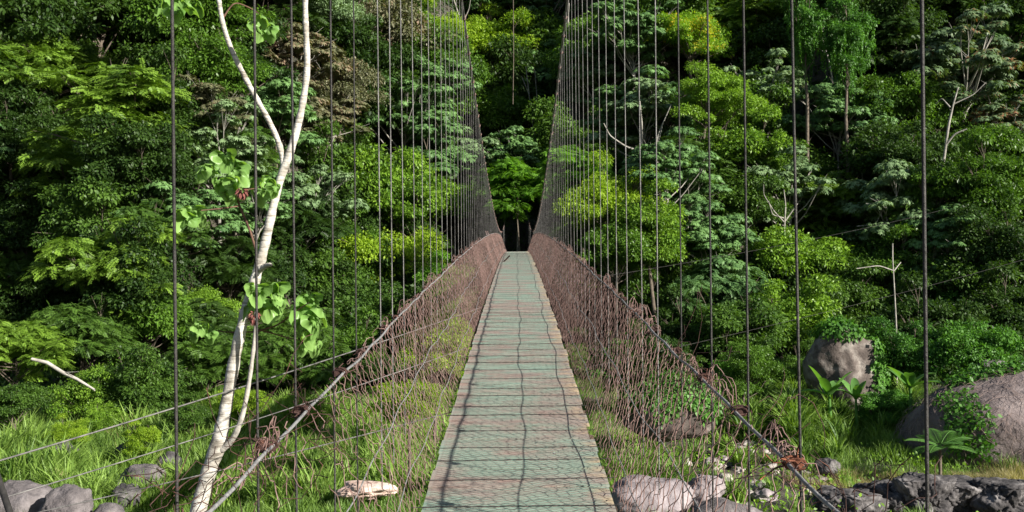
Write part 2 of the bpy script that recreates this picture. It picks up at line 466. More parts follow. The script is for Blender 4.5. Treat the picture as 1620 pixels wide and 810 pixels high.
# wires tied across the boards, their ends poking out past the edges
wr = random.Random(21); d = 1.6
while d < 50:
    xs = np.linspace(-0.65 - wr.uniform(0, .05), 0.65 + wr.uniform(0, .06), 16)
    sl_ = wr.uniform(-.03, .03)
    yy = d + sl_ * xs + np.array([wr.gauss(0, .004) for _ in xs])
    g = Geo(); tube(g, np.stack([xs, yy, deck_z(yy) + 0.0035 + 0.002 * np.abs(np.sin(xs * 9 + d))], 1), wr.uniform(.0024, .0038) * (1 if d < 14 else .6), 4)
    link('cross_wire', g.mesh('cross_wire', M['rope_black']), bridge)
    d += wr.choice([.38, .52, .58, .62])
# side netting
def side_pt(side, D, t, bulge=0.0):
    x = 0.65 + 0.35 * t + bulge
    z = deck_z(D) - 0.03 + 1.03 * t
    return np.stack([side * x, np.broadcast_to(D, x.shape), np.broadcast_to(z, x.shape)], -1)

def side_net(side, d0, d1, step, rows, r, jit, drop=None):
    Di = np.arange(d0, d1, step)
    n = len(Di)
    t = np.linspace(0, 1, rows)
    par = ((np.arange(n)[:, None] + np.arange(rows)[None, :] // 2) % 2) * 2 - 1
    D = Di[:, None] + par * step * 0.40 + RNG.normal(0, jit, (n, rows))
    drift = np.cumsum(RNG.normal(0, jit * 0.35, (n, rows)), 1)
    D = D + drift + 0.05 * np.sin(t[None, :] * 3 + Di[:, None] * 1.3)
    tt = t[None, :] + RNG.normal(0, 0.006, (n, rows)) + 0.012 * np.sin(Di * 5.0)[:, None]
    bulge = 0.035 * np.sin(t * np.pi)[None, :] * (0.4 + np.sin(Di * 0.8)[:, None]) + RNG.normal(0, 0.006, (n, rows))
    x = side * (0.65 + 0.35 * tt + bulge)
    z = deck_z(D) - 0.04 + 1.04 * tt
    P3 = np.stack([x, D, z], -1)
    g = Geo()
    if drop is not None:
        for i in range(n):
            p = drop(Di[i])
            if p <= 0: 
                tubes_batch(g, P3[i:i + 1], r, 4); continue
            # keep only some stretches of this strand
            s = 0
            while s < rows - 3:
                e = min(rows, s + random.randint(4, 9))
                if random.random() > p and e - s > 2:
                    tubes_batch(g, P3[i:i + 1, s:e], r, 4)
                s = e - 1
    else:
        tubes_batch(g, P3, r, 3)
    return g

for side in (-1, 1):
    nearcut = (lambda d: 0.0 if d > 5.7 else (0.35 if d > 4.9 else 0.78)) if side < 0 else (lambda d: 0.0 if d > 4.6 else (0.25 if d > 3.6 else 0.55))
    g = side_net(side, 2.4, 9.0, 0.078, 34, 0.0025, 0.008, nearcut)
    a = side_net(side, 9.0, 62.0, 0.076, 32, 0.0026, 0.011)
    b_ = side_net(side, 62.0, END, 0.20, 12, 0.006, 0.02)
    for q in (a, b_):
        g.add(np.concatenate(q.v), np.concatenate(q.f))
    link('side_netting', g.mesh('side_netting', M['rust']), bridge)
    # ragged loops of netting sticking up past the hand rope
    g = Geo()
    for i in range(260):
        D = 3.6 + 24 * random.random() ** 1.2
        if math.sin(D * 2.3 + side) + math.sin(D * 5.1) < -0.2: continue
        c = np.array([side * float(rail_x(D)), D, float(rail_z(D)) - 0.03])
        hgt = random.uniform(0.03, 0.11) * (1.3 if math.sin(D * 1.7) > 0.3 else 0.7)
        out = side * random.uniform(0.0, 0.09); ln = random.uniform(-0.14, 0.14)
        th = np.linspace(0, math.pi * random.uniform(.8, 1.25), 9)
        wig = 0.012 * np.sin(th * 5 + random.random() * 6)
        pts = c + np.stack([out * (1 - np.cos(th)) * .5 + wig * .5, ln * (1 - np.cos(th)) * .5 + wig, hgt * np.sin(th) + wig * .5], 1)
        tube(g, pts, 0.0024, 4)
    o = link('frayed_netting', g.mesh('frayed_netting', M['rust']), bridge); o['kind'] = 'stuff'
    # hand rope and the two thinner wires laced through the netting
    D = np.arange(0.3, END, 0.16)
    g = Geo(); tube(g, np.stack([side * rail_x(D), D, rail_z(D)], 1), 0.0078, 8)
    link('hand_rope', g.mesh('hand_rope', M['steel'], True), bridge)
    for t, r, s in ((0.54, 0.0038, 1.0), (0.19, 0.0036, 2.0)):
        D = np.arange(0.8, 97, 0.12)
        tw = t + wavy(D, 0.022, s + side)
        g = Geo(); tube(g, np.stack([side * (0.64 + 0.35 * tw + wavy(D, 0.01, s * 3)), D, deck_z(D) - 0.03 + 1.03 * tw], 1), r, 6)
        link('side_wire', g.mesh('side_wire', M['steel'], True), bridge)
    # main suspension cable with its wrapping clips
    D = np.arange(-6, 101, 0.5)
    g = Geo(); tube(g, np.stack([np.full_like(D, side * 1.06), D, cable_z(D)], 1), 0.024, 8)
    link('main_cable', g.mesh('main_cable', M['steel_dark'], True), bridge)
    far = Geo()
    for n_, d in enumerate(np.arange(12, 97, 1.0)):
        z = float(cable_z(d)); a_ = random.random() * 3
        g = Geo() if n_ < 50 else far
        for q in range(3):
            dd = d + q * 0.025
            th = np.linspace(0, 2 * np.pi, 9) + a_
            tube(g, np.stack([side * 1.06 + 0.030 * np.cos(th), np.full(9, dd), z + 0.030 * np.sin(th)], 1), 0.011, 4)
        tube(g, [(side * 1.06, d, z), (side * (1.06 + random.uniform(-.05, .08)), d + .1, z + random.uniform(-.02, .1))], 0.006, 4)
        if n_ < 50: link('cable_clip', g.mesh('cable_clip', M['rust'], False), bridge)
    o = link('cable_clip', far.mesh('far_cable_clips', M['rust'], False), bridge); o['kind'] = 'stuff'

# hangers: positions read from the photo for the nearest ones
LD = [3.09, 4.07, 4.74, 5.75, 6.57, 7.72, 8.45, 9.3]
RDs = [2.62, 3.75, 4.66, 5.52, 6.5, 7.55, 8.6, 9.7]
while len(LD) < 112: LD.append(LD[-1] + 0.99 + random.uniform(-.06, .06))
while len(RDs) < 110: RDs.append(RDs[-1] + 1.0 + random.uniform(-.06, .06))
rest = Geo(); beams_rest = Geo()
def box(g, c, s, ry=0):
    c = np.array(c, float); s = np.array(s, float) / 2
    v = np.array([(-1, -1, -1), (1, -1, -1), (1, 1, -1), (-1, 1, -1), (-1, -1, 1), (1, -1, 1), (1, 1, 1), (-1, 1, 1)]) * s
    g.add(v + c, [[3, 2, 1, 0], [4, 5, 6, 7], [0, 1, 5, 4], [1, 2, 6, 5], [2, 3, 7, 6], [3, 0, 4, 7]])
for side, DL in ((-1, LD), (1, RDs)):
    for i, d in enumerate(DL):
        if d > 97: break
        near_ = i < 50
        g = Geo() if near_ else rest
        zt = float(cable_z(d)); zb = float(deck_z(d)) - 0.24; zr = float(rail_z(d))
        x = side * 1.055
        lean = random.gauss(0, 0.004)
        xt = x - (0.09 if (side > 0 and i == 1) else 0)
        zz = np.linspace(zt, zb, 8 if near_ else 3)
        f_ = (zt - zz) / (zt - zb)
        pts = np.stack([xt + (x - xt) * f_ * 1.0 + lean * np.sin(f_ * 5), np.full_like(zz, d) + lean * 2 * f_, zz], 1)
        pts = list(map(tuple, pts)) + [(side * 0.70, d, zb - 0.01)]
        if near_:
            tube(g, pts[:-1], 0.0054 if i < 4 else max(0.0036, 0.0052 - i * 0.00006), 6)
            link('hanger', g.mesh('hanger', M['rope_black'] if i < 5 else M['steel_dark'], True), bridge)
        else:
            tube(g, pts[:-1], 0.0034, 3)
o = link('hanger', rest.mesh('far_hangers', M['steel_dark']), bridge); o['kind'] = 'stuff'

# wire ties where each near hanger crosses the hand rope
def tie(side, d, i):
    g = Geo(); zr = float(rail_z(d)); x0 = side * 1.025
    sc = 1.0 if i < 4 else 0.7
    for q in range(5):
        th = np.linspace(0, 2 * np.pi, 10) + random.random() * 6
        rr_ = random.uniform(0.016, 0.026) * sc
        yy = d + random.uniform(-0.03, 0.03)
        tilt = random.uniform(-.6, .6)
        tube(g, np.stack([x0 + rr_ * 1.7 * np.cos(th), yy + tilt * rr_ * np.cos(th), zr + rr_ * np.sin(th)], 1), 0.0042, 5)
    for q in range(5 if i < 4 else 2):
        a = np.array([x0, d, zr]); e = a + np.array([random.gauss(0, .05), random.gauss(0, .08), random.gauss(0, .035)]) * sc
        m_ = (a + e) / 2 + np.array([random.gauss(0, .02), random.gauss(0, .02), random.gauss(0, .02)])
        tube(g, [a, m_, e], 0.0032, 4)
    box(g, (x0, d, zr - 0.006), (0.05 * sc, 0.035 * sc, 0.034 * sc))
    link('wire_tie', g.mesh('wire_tie', M['clamp'] if (i == 1 and side > 0) else M['rust_dark']), bridge)
for side, DL in ((-1, LD), (1, RDs)):
    for i, d in enumerate(DL[:22]): tie(side, d, i)

# cross bearers under the boards
for i, d in enumerate(np.arange(2.6, 62, 1.0)):
    g = Geo(); box(g, (0, d, float(deck_z(d)) - 0.095), (1.28, 0.07, 0.08))
    link('cross_beam', g.mesh('cross_beam', M['beam']), bridge)

# loose ends of rope hanging over the boards near the crest (left) and the tangled rope on the left netting
g = Geo()
tube(g, [P(768, 366, 46), P(775, 385, 43), P(785, 402, 41), P(790, 417, 38), P(797, 414, 37), P(806, 405, 36.5)], 0.03, 6)
tube(g, [P(771, 366, 46), P(779, 390, 42), P(789, 414, 38)], 0.025, 6)
link('loose_rope', g.mesh('loose_rope', M['rust'], True), bridge)
# tangles of broken netting hanging by the near-left and near-right ropes
for (px, py, D, n, sx, sy) in ((430, 740, 3.9, 46, 0.28, 0.16), (500, 660, 4.8, 34, 0.18, 0.14), (1330, 790, 3.3, 40, 0.14, 0.10), (1210, 700, 4.3, 34, 0.16, 0.10), (1090, 590, 5.6, 40, 0.14, 0.12), (300, 790, 3.2, 34, 0.12, 0.08)):
    g = Geo(); c = np.array(P(px, py, D))
    for q in range(int(n * .6)):
        p = c + np.array([random.gauss(0, sx) * .35, random.gauss(0, .3), random.gauss(0, sy) * .6])
        pts = [p]
        v = np.array([random.gauss(0, .035), random.gauss(0, .05), random.gauss(0, .035)])
        for s_ in range(6):
            v = v * .7 + np.array([random.gauss(0, .022), random.gauss(0, .04), random.gauss(0, .024)])
            pts.append(pts[-1] + v)
        tube(g, pts, 0.0016, 4)
    o = link('broken_netting', g.mesh('broken_netting', M['rust_dark']), bridge); o['kind'] = 'stuff'

# wind guy cables either side
def guy(a, b_, r, label, mat='steel_dark', sag=0.0):
    a = np.array(a); b_ = np.array(b_)
    t = np.linspace(0, 1, 24)[:, None]
    pts = a + (b_ - a) * t; pts[:, 2] -= sag * 4 * (t * (1 - t))[:, 0]
    g = Geo(); tube(g, pts, r, 7)
    o = link('guy_cable', g.mesh('guy_cable', M[mat], True))
    tag(o, label, 'cable', 'guy cables bracing the bridge')
def deck_edge(side, D): return (side * 0.62, D, float(deck_z(D)) - 0.05)
guy(P(-140, 770, 9), deck_edge(-1, 19.5), 0.0095, 'upper and thickest grey guy cable crossing left of the bridge', sag=0.06)
guy(P(-120, 825, 9), deck_edge(-1, 14.0), 0.0065, 'middle grey guy cable crossing left of the bridge', sag=0.05)
guy(P(-120, 850, 8.5), deck_edge(-1, 9.6), 0.0055, 'lowest grey guy cable crossing the white trunk low on the left', sag=0.03)
guy(P(1760, 368, 40), P(880, 592, 22), 0.005, 'thin dark guy cable slanting across the trees right of the bridge', 'rope_black', 0.2)
guy(P(1500, 330, 50), P(860, 452, 32), 0.006, 'faint upper guy cable just right of the bridge netting', 'rope_black', 0.2)
# dangling wire over the middle
g = Geo(); tube(g, [P(811, -80, 24), P(812, 0, 24), P(812.5, 90, 24), P(811.5, 165, 24)], 0.009, 6)
tag(link('dangling_vine', g.mesh('dangling_vine', M['bark'], True)), 'thin dark vine hanging straight down between the two main cables', 'vine')
# black rod end low on the left
g = Geo(); tube(g, [P(-22, 700, 2.4), P(22, 830, 2.2)], 0.0075, 8); tube(g, [P(-22, 700, 2.4), P(-60, 590, 2.5)], 0.0075, 8)
tag(link('stay_rod', g.mesh('stay_rod', M['rope_black'], True)), 'short slanting black stay rod cut off by the bottom left corner', 'rod')

# ------------------------------------------------------------------ trees
def sph(n):
    v = RNG.normal(0, 1, (n, 3)); return norm(v)
UP = np.array([0, 0, 1.0])

def crown_proto(kind, seed):
    """crown centred on the origin, radius about 4, with limbs and a trunk reaching down to -12"""
    global RNG
    RNG = np.random.default_rng(seed); r_ = random.Random(seed)
    cl = []
    if kind == 'palm': nC, flat, cr = 48, 0.85, (0.6, 1.3)
    elif kind == 'feather': nC, flat, cr = 36, 0.75, (0.9, 1.6)
    elif kind == 'fine': nC, flat, cr = 44, 0.8, (0.7, 1.3)
    elif kind == 'column': nC, flat, cr = 46, 2.1, (0.6, 1.1)
    else: nC, flat, cr = 40, 0.95, (0.6, 1.6)
    hr = 1.9 if kind == 'column' else 3.1
    while len(cl) < nC:
        v = sph(1)[0]
        if v[2] < -0.35 and r_.random() < 0.75: continue
        rr_ = r_.uniform(0.55, 1.05) if r_.random() < 0.8 else r_.uniform(0.2, 0.6)
        lob = 1 + 0.28 * math.sin(3 * math.atan2(v[1], v[0]) + seed) + 0.12 * math.sin(7 * v[0] + seed)
        c = v * rr_ * hr * lob; c[2] *= flat
        if any(np.linalg.norm(c - q[0]) < 0.55 for q in cl): 
            if r_.random() < .6: continue
        cl.append((c, r_.uniform(*cr)))
    g = Geo()
    for c, rc in cl:
        if kind == 'feather':
            n = int(40 * rc * rc)
            s = sph(n); s[:, 2] = np.abs(s[:, 2]) * 0.9 - 0.25
            p = c + s * rc * RNG.uniform(0.35, 1.0, (n, 1)) * np.array([1, 1, 0.8])
            d = norm(s * np.array([1, 1, 0.4]) + RNG.normal(0, .35, (n, 3)) * np.array([1, 1, .3]) + (0, 0, -0.15))
            nn = norm(UP + RNG.normal(0, 0.55, (n, 3)) + 0.6 * s + (0, 0, 0))
            side_ = norm(np.cross(d, nn))
            K = 13
            ln = RNG.uniform(0.45, 0.85, (n, 1))
            for q in range(K):
                u = q / (K - 1)
                b0 = p + d * ln * (u - 0.3) - UP * 0.22 * u * u * ln
                for sg in (-1, 1):
                    dd = norm(side_ * sg + d * 0.45 + RNG.normal(0, .12, (n, 3)))
                    leaf_quads(g, b0, dd, nn, RNG.uniform(0.16, 0.26, n) * (1 - 0.55 * abs(u - .4)), 0.062, 0.2)
        elif kind == 'palm':
            n = int(84 * rc * rc) + 8
            s = sph(n); s[:, 2] = np.abs(s[:, 2]) - 0.15
            p = c + s * rc * RNG.uniform(0.5, 1.0, (n, 1)) * np.array([1, 1, 0.55])
            nn = norm(UP * 0.8 + s * 0.6 + RNG.normal(0, 0.25, (n, 3)))
            t1 = norm(np.cross(nn, sph(n))); t2 = np.cross(nn, t1)
            sz = RNG.uniform(0.15, 0.30, n)
            for q in range(8):
                a = q / 8 * 2 * np.pi + RNG.normal(0, .12, (n, 1))
                dd = t1 * np.cos(a) + t2 * np.sin(a) - nn * 0.22
                leaf_quads(g, p, dd, nn, sz, sz * 0.42, 0.22)
        else:
            if kind == 'fine': n, L0, W0 = int(640 * rc * rc), (0.12, 0.24), 0.5
            else: n, L0, W0 = int(560 * rc * rc), (0.12, 0.34), 0.5
            # sub-clumps make tufts
            ks = max(5, int(14 * rc))
            sc_ = sph(ks) * rc * 0.72; sc_[:, 2] = np.abs(sc_[:, 2]) * .75 - .1 * rc
            w = RNG.integers(0, ks, n)
            s = sph(n)
            p = c + sc_[w] + s * (0.5 * rc) * RNG.uniform(0.5, 1, (n, 1)) * np.array([1, 1, .6])
            d = norm(s + RNG.normal(0, .5, (n, 3)) + (0, 0, -0.35))
            nn = norm(UP * 0.7 + s * 0.7 + RNG.normal(0, .35, (n, 3)))
            L_ = RNG.uniform(*L0, n)
            leaf_quads(g, p, d, nn, L_, L_ * W0, 0.12)
            if kind == 'column':    # hanging curtains of vine
                m = int(60 * rc)
                for q in range(m // 8):
                    a = r_.random() * 6.28; r0 = rc * r_.uniform(.6, 1)
                    x0 = c + np.array([math.cos(a) * r0, math.sin(a) * r0, 0]); ll = r_.uniform(.8, 2.6)
                    k2 = 26
                    pp = x0 + np.stack([RNG.normal(0, .05, k2), RNG.normal(0, .05, k2), -np.linspace(0, ll, k2)], 1)
                    leaf_quads(g, pp, norm(RNG.normal(0, .6, (k2, 3)) + (0, 0, -.8)), norm(RNG.normal(0, .5, (k2, 3)) + np.array([math.cos(a), math.sin(a), .3])), RNG.uniform(.14, .24, k2), .12, .1)
    crown = g.mesh('crown_' + kind, None)
    # trunk and limbs
    g = Geo()
    lowz = -3.0 if kind != 'column' else -4.5
    bend = [(0.0, 0.0, -22.0), (0.1, 0.0, -13.0), (r_.uniform(-.3, .3), r_.uniform(-.3, .3), -7), (r_.uniform(-.4, .4), r_.uniform(-.4, .4), lowz), (0, 0, -0.6)]
    tr = 0.12 if kind == 'palm' else 0.18
    tube(g, bend, [tr * 1.5, tr * 1.2, tr, tr * .75, tr * .3], 8)
    lim = sorted(cl, key=lambda q: -np.linalg.norm(q[0]))[:18 if kind == 'palm' else 14]
    for c, rc in lim:
        z0 = r_.uniform(lowz, min(-0.8, c[2] - .5) if c[2] - .5 > lowz else lowz + .3)
        f_ = (z0 - lowz) / (-0.6 - lowz)
        a = np.array(bend[3]) * (1 - f_) + np.array(bend[4]) * f_; a[2] = z0
        b_ = c
        m1 = a + (b_ - a) * 0.4 + np.array([r_.uniform(-.3, .3), r_.uniform(-.3, .3), -0.05])
        m2 = a + (b_ - a) * 0.75 + np.array([r_.uniform(-.2, .2), r_.uniform(-.2, .2), 0.12])
        tube(g, [a, m1, m2, b_], [0.055, 0.04, 0.03, 0.014], 6)
        for q in range(3):
            e = b_ + np.array([r_.gauss(0, .5), r_.gauss(0, .5), r_.uniform(0, .6)])
            tube(g, [m2, (m2 + e) / 2 + np.array([0, 0, .06]), e], [0.02, 0.015, 0.007], 5)
    trunk = g.mesh('trunk_' + kind, None, True)
    crown.materials.append(M['broad']); trunk.materials.append(M['bark'])
    return crown, trunk

PROTO = {}
for kd, seeds in (('feather', (11, 12, 13)), ('broad', (21, 22, 23)), ('palm', (31, 32, 33)), ('fine', (41, 42, 43)), ('column', (51, 52))):
    PROTO[kd] = [crown_proto(kd, s) for s in seeds]

def add_tree(name, px, py, w, kind, mat, label, H=7.0, D=None, bark='bark', group=None, sq=1.0, cat='tree', seed=0, thin=1.0):
    rr_ = random.Random(int(px * 13 + py * 7 + seed))
    H = min(H, 7.0 - 5.0 * min(1, max(0, (py - 330) / 270)))
    if D is None: D = depth_on_slope(px, py, H)
    p = P(px, py, D)
    R = w / 2 / F_PX * D / 4.0
    root = empty(name, (p.x, p.y, float(ground_z(p.x, p.y))))
    h = p.z - root.location.z
    tag(root, label, cat, group)
    cr, tr = PROTO[kind][rr_.randrange(len(PROTO[kind]))]
    rot = rr_.uniform(0, 6.28)
    for nm, me, mt in (('crown', cr, mat), ('trunk', tr, bark)):
        o = link(nm, me, root, (0, 0, h))
        o.rotation_euler = (rr_.uniform(-.08, .08) if nm == 'crown' else 0, 0, rot)
        o.scale = (R, R, R * sq * rr_.uniform(.9, 1.1)) if nm == 'crown' else (R * thin, R * thin, R * sq)
        o.material_slots[0].link = 'OBJECT'
        o.material_slots[0].material = M[mt]
    return root

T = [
 # px, py, width px, kind, material, label, extras; dark material carries shade in its leaf colour
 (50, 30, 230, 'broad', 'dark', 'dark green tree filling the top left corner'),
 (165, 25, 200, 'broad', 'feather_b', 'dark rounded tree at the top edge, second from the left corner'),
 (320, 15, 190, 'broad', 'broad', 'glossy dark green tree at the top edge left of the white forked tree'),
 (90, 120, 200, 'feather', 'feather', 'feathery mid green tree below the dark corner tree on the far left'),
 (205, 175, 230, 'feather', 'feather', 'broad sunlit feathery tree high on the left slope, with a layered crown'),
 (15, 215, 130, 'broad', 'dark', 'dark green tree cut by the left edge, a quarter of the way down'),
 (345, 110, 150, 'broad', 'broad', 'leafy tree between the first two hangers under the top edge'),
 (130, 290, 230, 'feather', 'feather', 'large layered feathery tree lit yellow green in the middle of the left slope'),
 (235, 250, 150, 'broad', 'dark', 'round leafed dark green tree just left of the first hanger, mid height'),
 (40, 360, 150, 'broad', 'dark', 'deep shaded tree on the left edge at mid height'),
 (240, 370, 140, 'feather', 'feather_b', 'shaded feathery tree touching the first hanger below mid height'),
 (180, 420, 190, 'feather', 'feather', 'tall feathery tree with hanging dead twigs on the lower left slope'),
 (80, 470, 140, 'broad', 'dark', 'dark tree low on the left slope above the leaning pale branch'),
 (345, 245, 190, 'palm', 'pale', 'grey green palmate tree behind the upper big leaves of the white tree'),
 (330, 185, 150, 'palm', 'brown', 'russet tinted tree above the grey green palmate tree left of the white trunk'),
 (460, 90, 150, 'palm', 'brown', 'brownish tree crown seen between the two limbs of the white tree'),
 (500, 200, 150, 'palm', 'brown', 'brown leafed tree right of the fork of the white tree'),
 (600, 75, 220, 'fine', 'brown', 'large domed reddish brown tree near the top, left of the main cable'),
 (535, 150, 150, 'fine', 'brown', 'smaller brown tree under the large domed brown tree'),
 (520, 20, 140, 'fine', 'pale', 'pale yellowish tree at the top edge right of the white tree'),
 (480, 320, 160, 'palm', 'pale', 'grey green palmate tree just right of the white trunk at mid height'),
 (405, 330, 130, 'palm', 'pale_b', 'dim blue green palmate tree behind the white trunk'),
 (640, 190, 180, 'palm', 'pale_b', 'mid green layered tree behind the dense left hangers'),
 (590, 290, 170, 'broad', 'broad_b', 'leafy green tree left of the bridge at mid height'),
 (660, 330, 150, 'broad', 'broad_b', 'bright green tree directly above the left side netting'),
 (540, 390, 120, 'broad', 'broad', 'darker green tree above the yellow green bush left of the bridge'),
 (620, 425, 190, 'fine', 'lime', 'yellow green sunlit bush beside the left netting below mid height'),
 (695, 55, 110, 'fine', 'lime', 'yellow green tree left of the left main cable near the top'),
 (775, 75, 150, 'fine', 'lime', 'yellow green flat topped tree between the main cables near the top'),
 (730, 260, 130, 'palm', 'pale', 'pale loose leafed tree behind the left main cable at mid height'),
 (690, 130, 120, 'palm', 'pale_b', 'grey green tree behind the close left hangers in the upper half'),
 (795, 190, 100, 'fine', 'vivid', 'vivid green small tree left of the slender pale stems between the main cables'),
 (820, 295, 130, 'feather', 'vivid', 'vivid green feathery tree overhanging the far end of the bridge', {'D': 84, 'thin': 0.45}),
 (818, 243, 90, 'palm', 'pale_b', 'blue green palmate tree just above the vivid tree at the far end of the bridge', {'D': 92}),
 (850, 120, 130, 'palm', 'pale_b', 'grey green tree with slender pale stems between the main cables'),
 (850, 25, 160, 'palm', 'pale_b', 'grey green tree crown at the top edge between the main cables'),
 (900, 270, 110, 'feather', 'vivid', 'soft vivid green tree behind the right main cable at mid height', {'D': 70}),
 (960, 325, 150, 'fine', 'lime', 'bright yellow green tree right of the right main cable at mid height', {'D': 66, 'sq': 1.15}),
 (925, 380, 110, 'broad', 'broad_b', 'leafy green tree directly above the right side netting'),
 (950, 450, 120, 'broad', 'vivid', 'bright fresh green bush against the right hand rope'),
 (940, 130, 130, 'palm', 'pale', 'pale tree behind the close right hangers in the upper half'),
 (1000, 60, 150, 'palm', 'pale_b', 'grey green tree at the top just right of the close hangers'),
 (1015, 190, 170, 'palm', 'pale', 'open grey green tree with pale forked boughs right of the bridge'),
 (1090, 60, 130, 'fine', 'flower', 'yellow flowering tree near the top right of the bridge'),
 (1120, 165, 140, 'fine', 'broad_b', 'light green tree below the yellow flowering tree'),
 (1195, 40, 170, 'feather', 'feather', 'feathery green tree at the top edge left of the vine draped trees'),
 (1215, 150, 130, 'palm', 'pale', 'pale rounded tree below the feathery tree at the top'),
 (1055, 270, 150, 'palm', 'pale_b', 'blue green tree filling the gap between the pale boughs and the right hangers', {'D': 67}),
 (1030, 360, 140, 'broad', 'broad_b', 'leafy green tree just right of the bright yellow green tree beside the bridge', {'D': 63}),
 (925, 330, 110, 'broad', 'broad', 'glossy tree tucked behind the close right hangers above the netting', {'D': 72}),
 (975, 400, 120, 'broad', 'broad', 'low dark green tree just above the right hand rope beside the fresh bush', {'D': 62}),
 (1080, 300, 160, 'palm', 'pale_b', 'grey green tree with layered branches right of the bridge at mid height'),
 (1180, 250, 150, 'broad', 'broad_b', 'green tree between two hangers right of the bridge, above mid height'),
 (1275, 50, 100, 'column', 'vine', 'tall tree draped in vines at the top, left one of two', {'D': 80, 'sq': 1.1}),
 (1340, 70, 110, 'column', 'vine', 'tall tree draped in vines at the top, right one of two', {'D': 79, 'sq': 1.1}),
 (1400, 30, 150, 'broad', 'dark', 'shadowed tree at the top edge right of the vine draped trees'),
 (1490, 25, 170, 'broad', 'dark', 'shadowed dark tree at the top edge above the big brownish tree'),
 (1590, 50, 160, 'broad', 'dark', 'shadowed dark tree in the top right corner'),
 (1520, 115, 210, 'palm', 'pale_r', 'wide umbrella shaped tree with red pods and a pale forked trunk in the upper right', {'H': 9}),
 (1330, 185, 150, 'palm', 'pale_b', 'grey green tree with a few yellow flowers under the vine draped trees'),
 (1405, 160, 130, 'broad', 'broad', 'dense green tree left of the big umbrella shaped tree'),
 (1420, 260, 130, 'broad', 'dark', 'dark vine covered tree below the dense green tree in the upper right'),
 (1245, 300, 160, 'palm', 'pale', 'pale tree with bare candelabra boughs right of centre'),
 (1590, 200, 140, 'palm', 'pale_r', 'flat topped grey tree cut by the right edge in the upper half'),
 (1560, 300, 160, 'broad', 'broad', 'dark leafy tree near the right edge at mid height'),
 (1480, 300, 120, 'broad', 'broad', 'leafy tree at the foot of the pale forked trunk in the right half'),
 (1410, 340, 180, 'palm', 'pale', 'grey green tree with arching pale boughs right of centre at mid height'),
 (1320, 320, 130, 'feather', 'feather', 'feathery green tree between the candelabra tree and the arching one'),
 (1125, 390, 170, 'palm', 'pale_b', 'layered blue green tree right of the bridge just below mid height'),
 (1050, 400, 130, 'broad', 'broad', 'dark glossy tree above the right hand rope'),
 (1140, 470, 170, 'feather', 'pale_b', 'fine leafed blue green tree low on the slope right of the bridge'),
 (1090, 530, 130, 'broad', 'dark', 'dark bushy tree low behind the right side netting'),
 (1250, 420, 160, 'broad', 'broad_b', 'bright green tree in the middle of the right slope'),
 (1235, 510, 150, 'broad', 'broad_b', 'vivid leafy tree standing left of the tan boulder'),
 (1340, 440, 130, 'feather', 'broad', 'mid green tree above the tan boulder'),
 (1410, 440, 140, 'broad', 'broad', 'vine covered tree with a bare pale stem above the big boulder'),
 (1500, 400, 160, 'palm', 'pale_b', 'grey green tree on the right slope above the big boulder'),
 (1590, 400, 150, 'broad', 'dark', 'shaded tree cut by the right edge below mid height'),
 (1590, 500, 150, 'broad', 'dark', 'shaded tree cut by the right edge above the big boulder'),
 (1500, 500, 130, 'broad', 'vine', 'bushy vine mound between the pale stem and the big boulder', {'H': 3}),
 (25, 555, 150, 'feather', 'feather', 'lit green feathery tree on the left edge above the grass', {'D': 43}),
 (140, 640, 130, 'fine', 'broad_b', 'light green bush under the leaning pale branch', {'H': 1.2}),
 (230, 520, 150, 'broad', 'broad', 'green tree low on the left slope left of the first hanger', {'H': 4}),
 (325, 500, 130, 'fine', 'broad_b', 'fresh green small tree between the first hanger and the white trunk', {'H': 4}),
 (230, 610, 140, 'broad', 'feather_b', 'dark bush at the foot of the left slope', {'H': 2}),
 (330, 585, 160, 'feather', 'feather_b', 'dark feathery bush left of the white trunk at the foot of the slope', {'H': 2.5}),
 (460, 560, 170, 'feather', 'feather_b', 'dark feathery bush right of the white trunk at the foot of the slope', {'H': 3}),
 (420, 430, 140, 'broad', 'dark', 'deep shaded tree behind the stub of the white trunk'),
 (530, 480, 130, 'broad', 'dark', 'shaded tree behind the hangers left of the yellow green bush'),
 (560, 555, 120, 'broad', 'broad', 'green bush below the yellow green one, behind the left netting', {'H': 2.5}),
 (690, 560, 130, 'fine', 'lime', 'yellow green bush seen through the left netting', {'D': 38, 'sq': 1.2}),
 (650, 640, 110, 'fine', 'lime', 'small lime bush seen low through the left netting', {'D': 33}),
 (700, 450, 100, 'broad', 'vivid', 'green tree seen through the left netting near the bridge crest', {'D': 60}),
 (1030, 575, 120, 'broad', 'dark', 'dark bush above the vine covered mound right of the bridge', {'H': 3}),
 (1180, 590, 110, 'fine', 'broad', 'low green bush behind the tall grass right of the bridge', {'H': 2}),
 (1440, 560, 120, 'broad', 'vine', 'vine tangle between the tan boulder and the big boulder', {'D': 47}),
 (1540, 560, 140, 'broad', 'vine', 'vine thicket along the top of the big boulder', {'D': 46}),
 (20, 640, 100, 'broad', 'feather_b', 'low dark bush on the left edge above the grass', {'D': 42}),
 (110, 690, 70, 'fine', 'lime', 'small lime bush in the grass behind the craggy rock', {'D': 41}),
 (165, 668, 80, 'fine', 'broad_b', 'small green bush in the grass left of the first hanger', {'D': 44}),
 (225, 695, 60, 'broad', 'lime', 'yellowish weed bush beside the first hanger low on the left', {'D': 38}),
 (385, 640, 80, 'fine', 'lime', 'small yellowish bush behind the brown side limb of the white tree', {'D': 44}),
 (300, 665, 80, 'broad', 'feather_b', 'small dark bush right of the first hanger low on the left', {'D': 42}),
 (480, 660, 90, 'fine', 'broad_b', 'small green bush behind the third hanger in the left grass', {'D': 43}),
 (1270, 655, 80, 'broad', 'broad_b', 'small green bush in the cane grass left of the broad leaved plants', {'D': 44}),
 (1400, 650, 90, 'broad', 'vine', 'green bush between the broad leaved plants and the huge boulder', {'D': 43}),
]
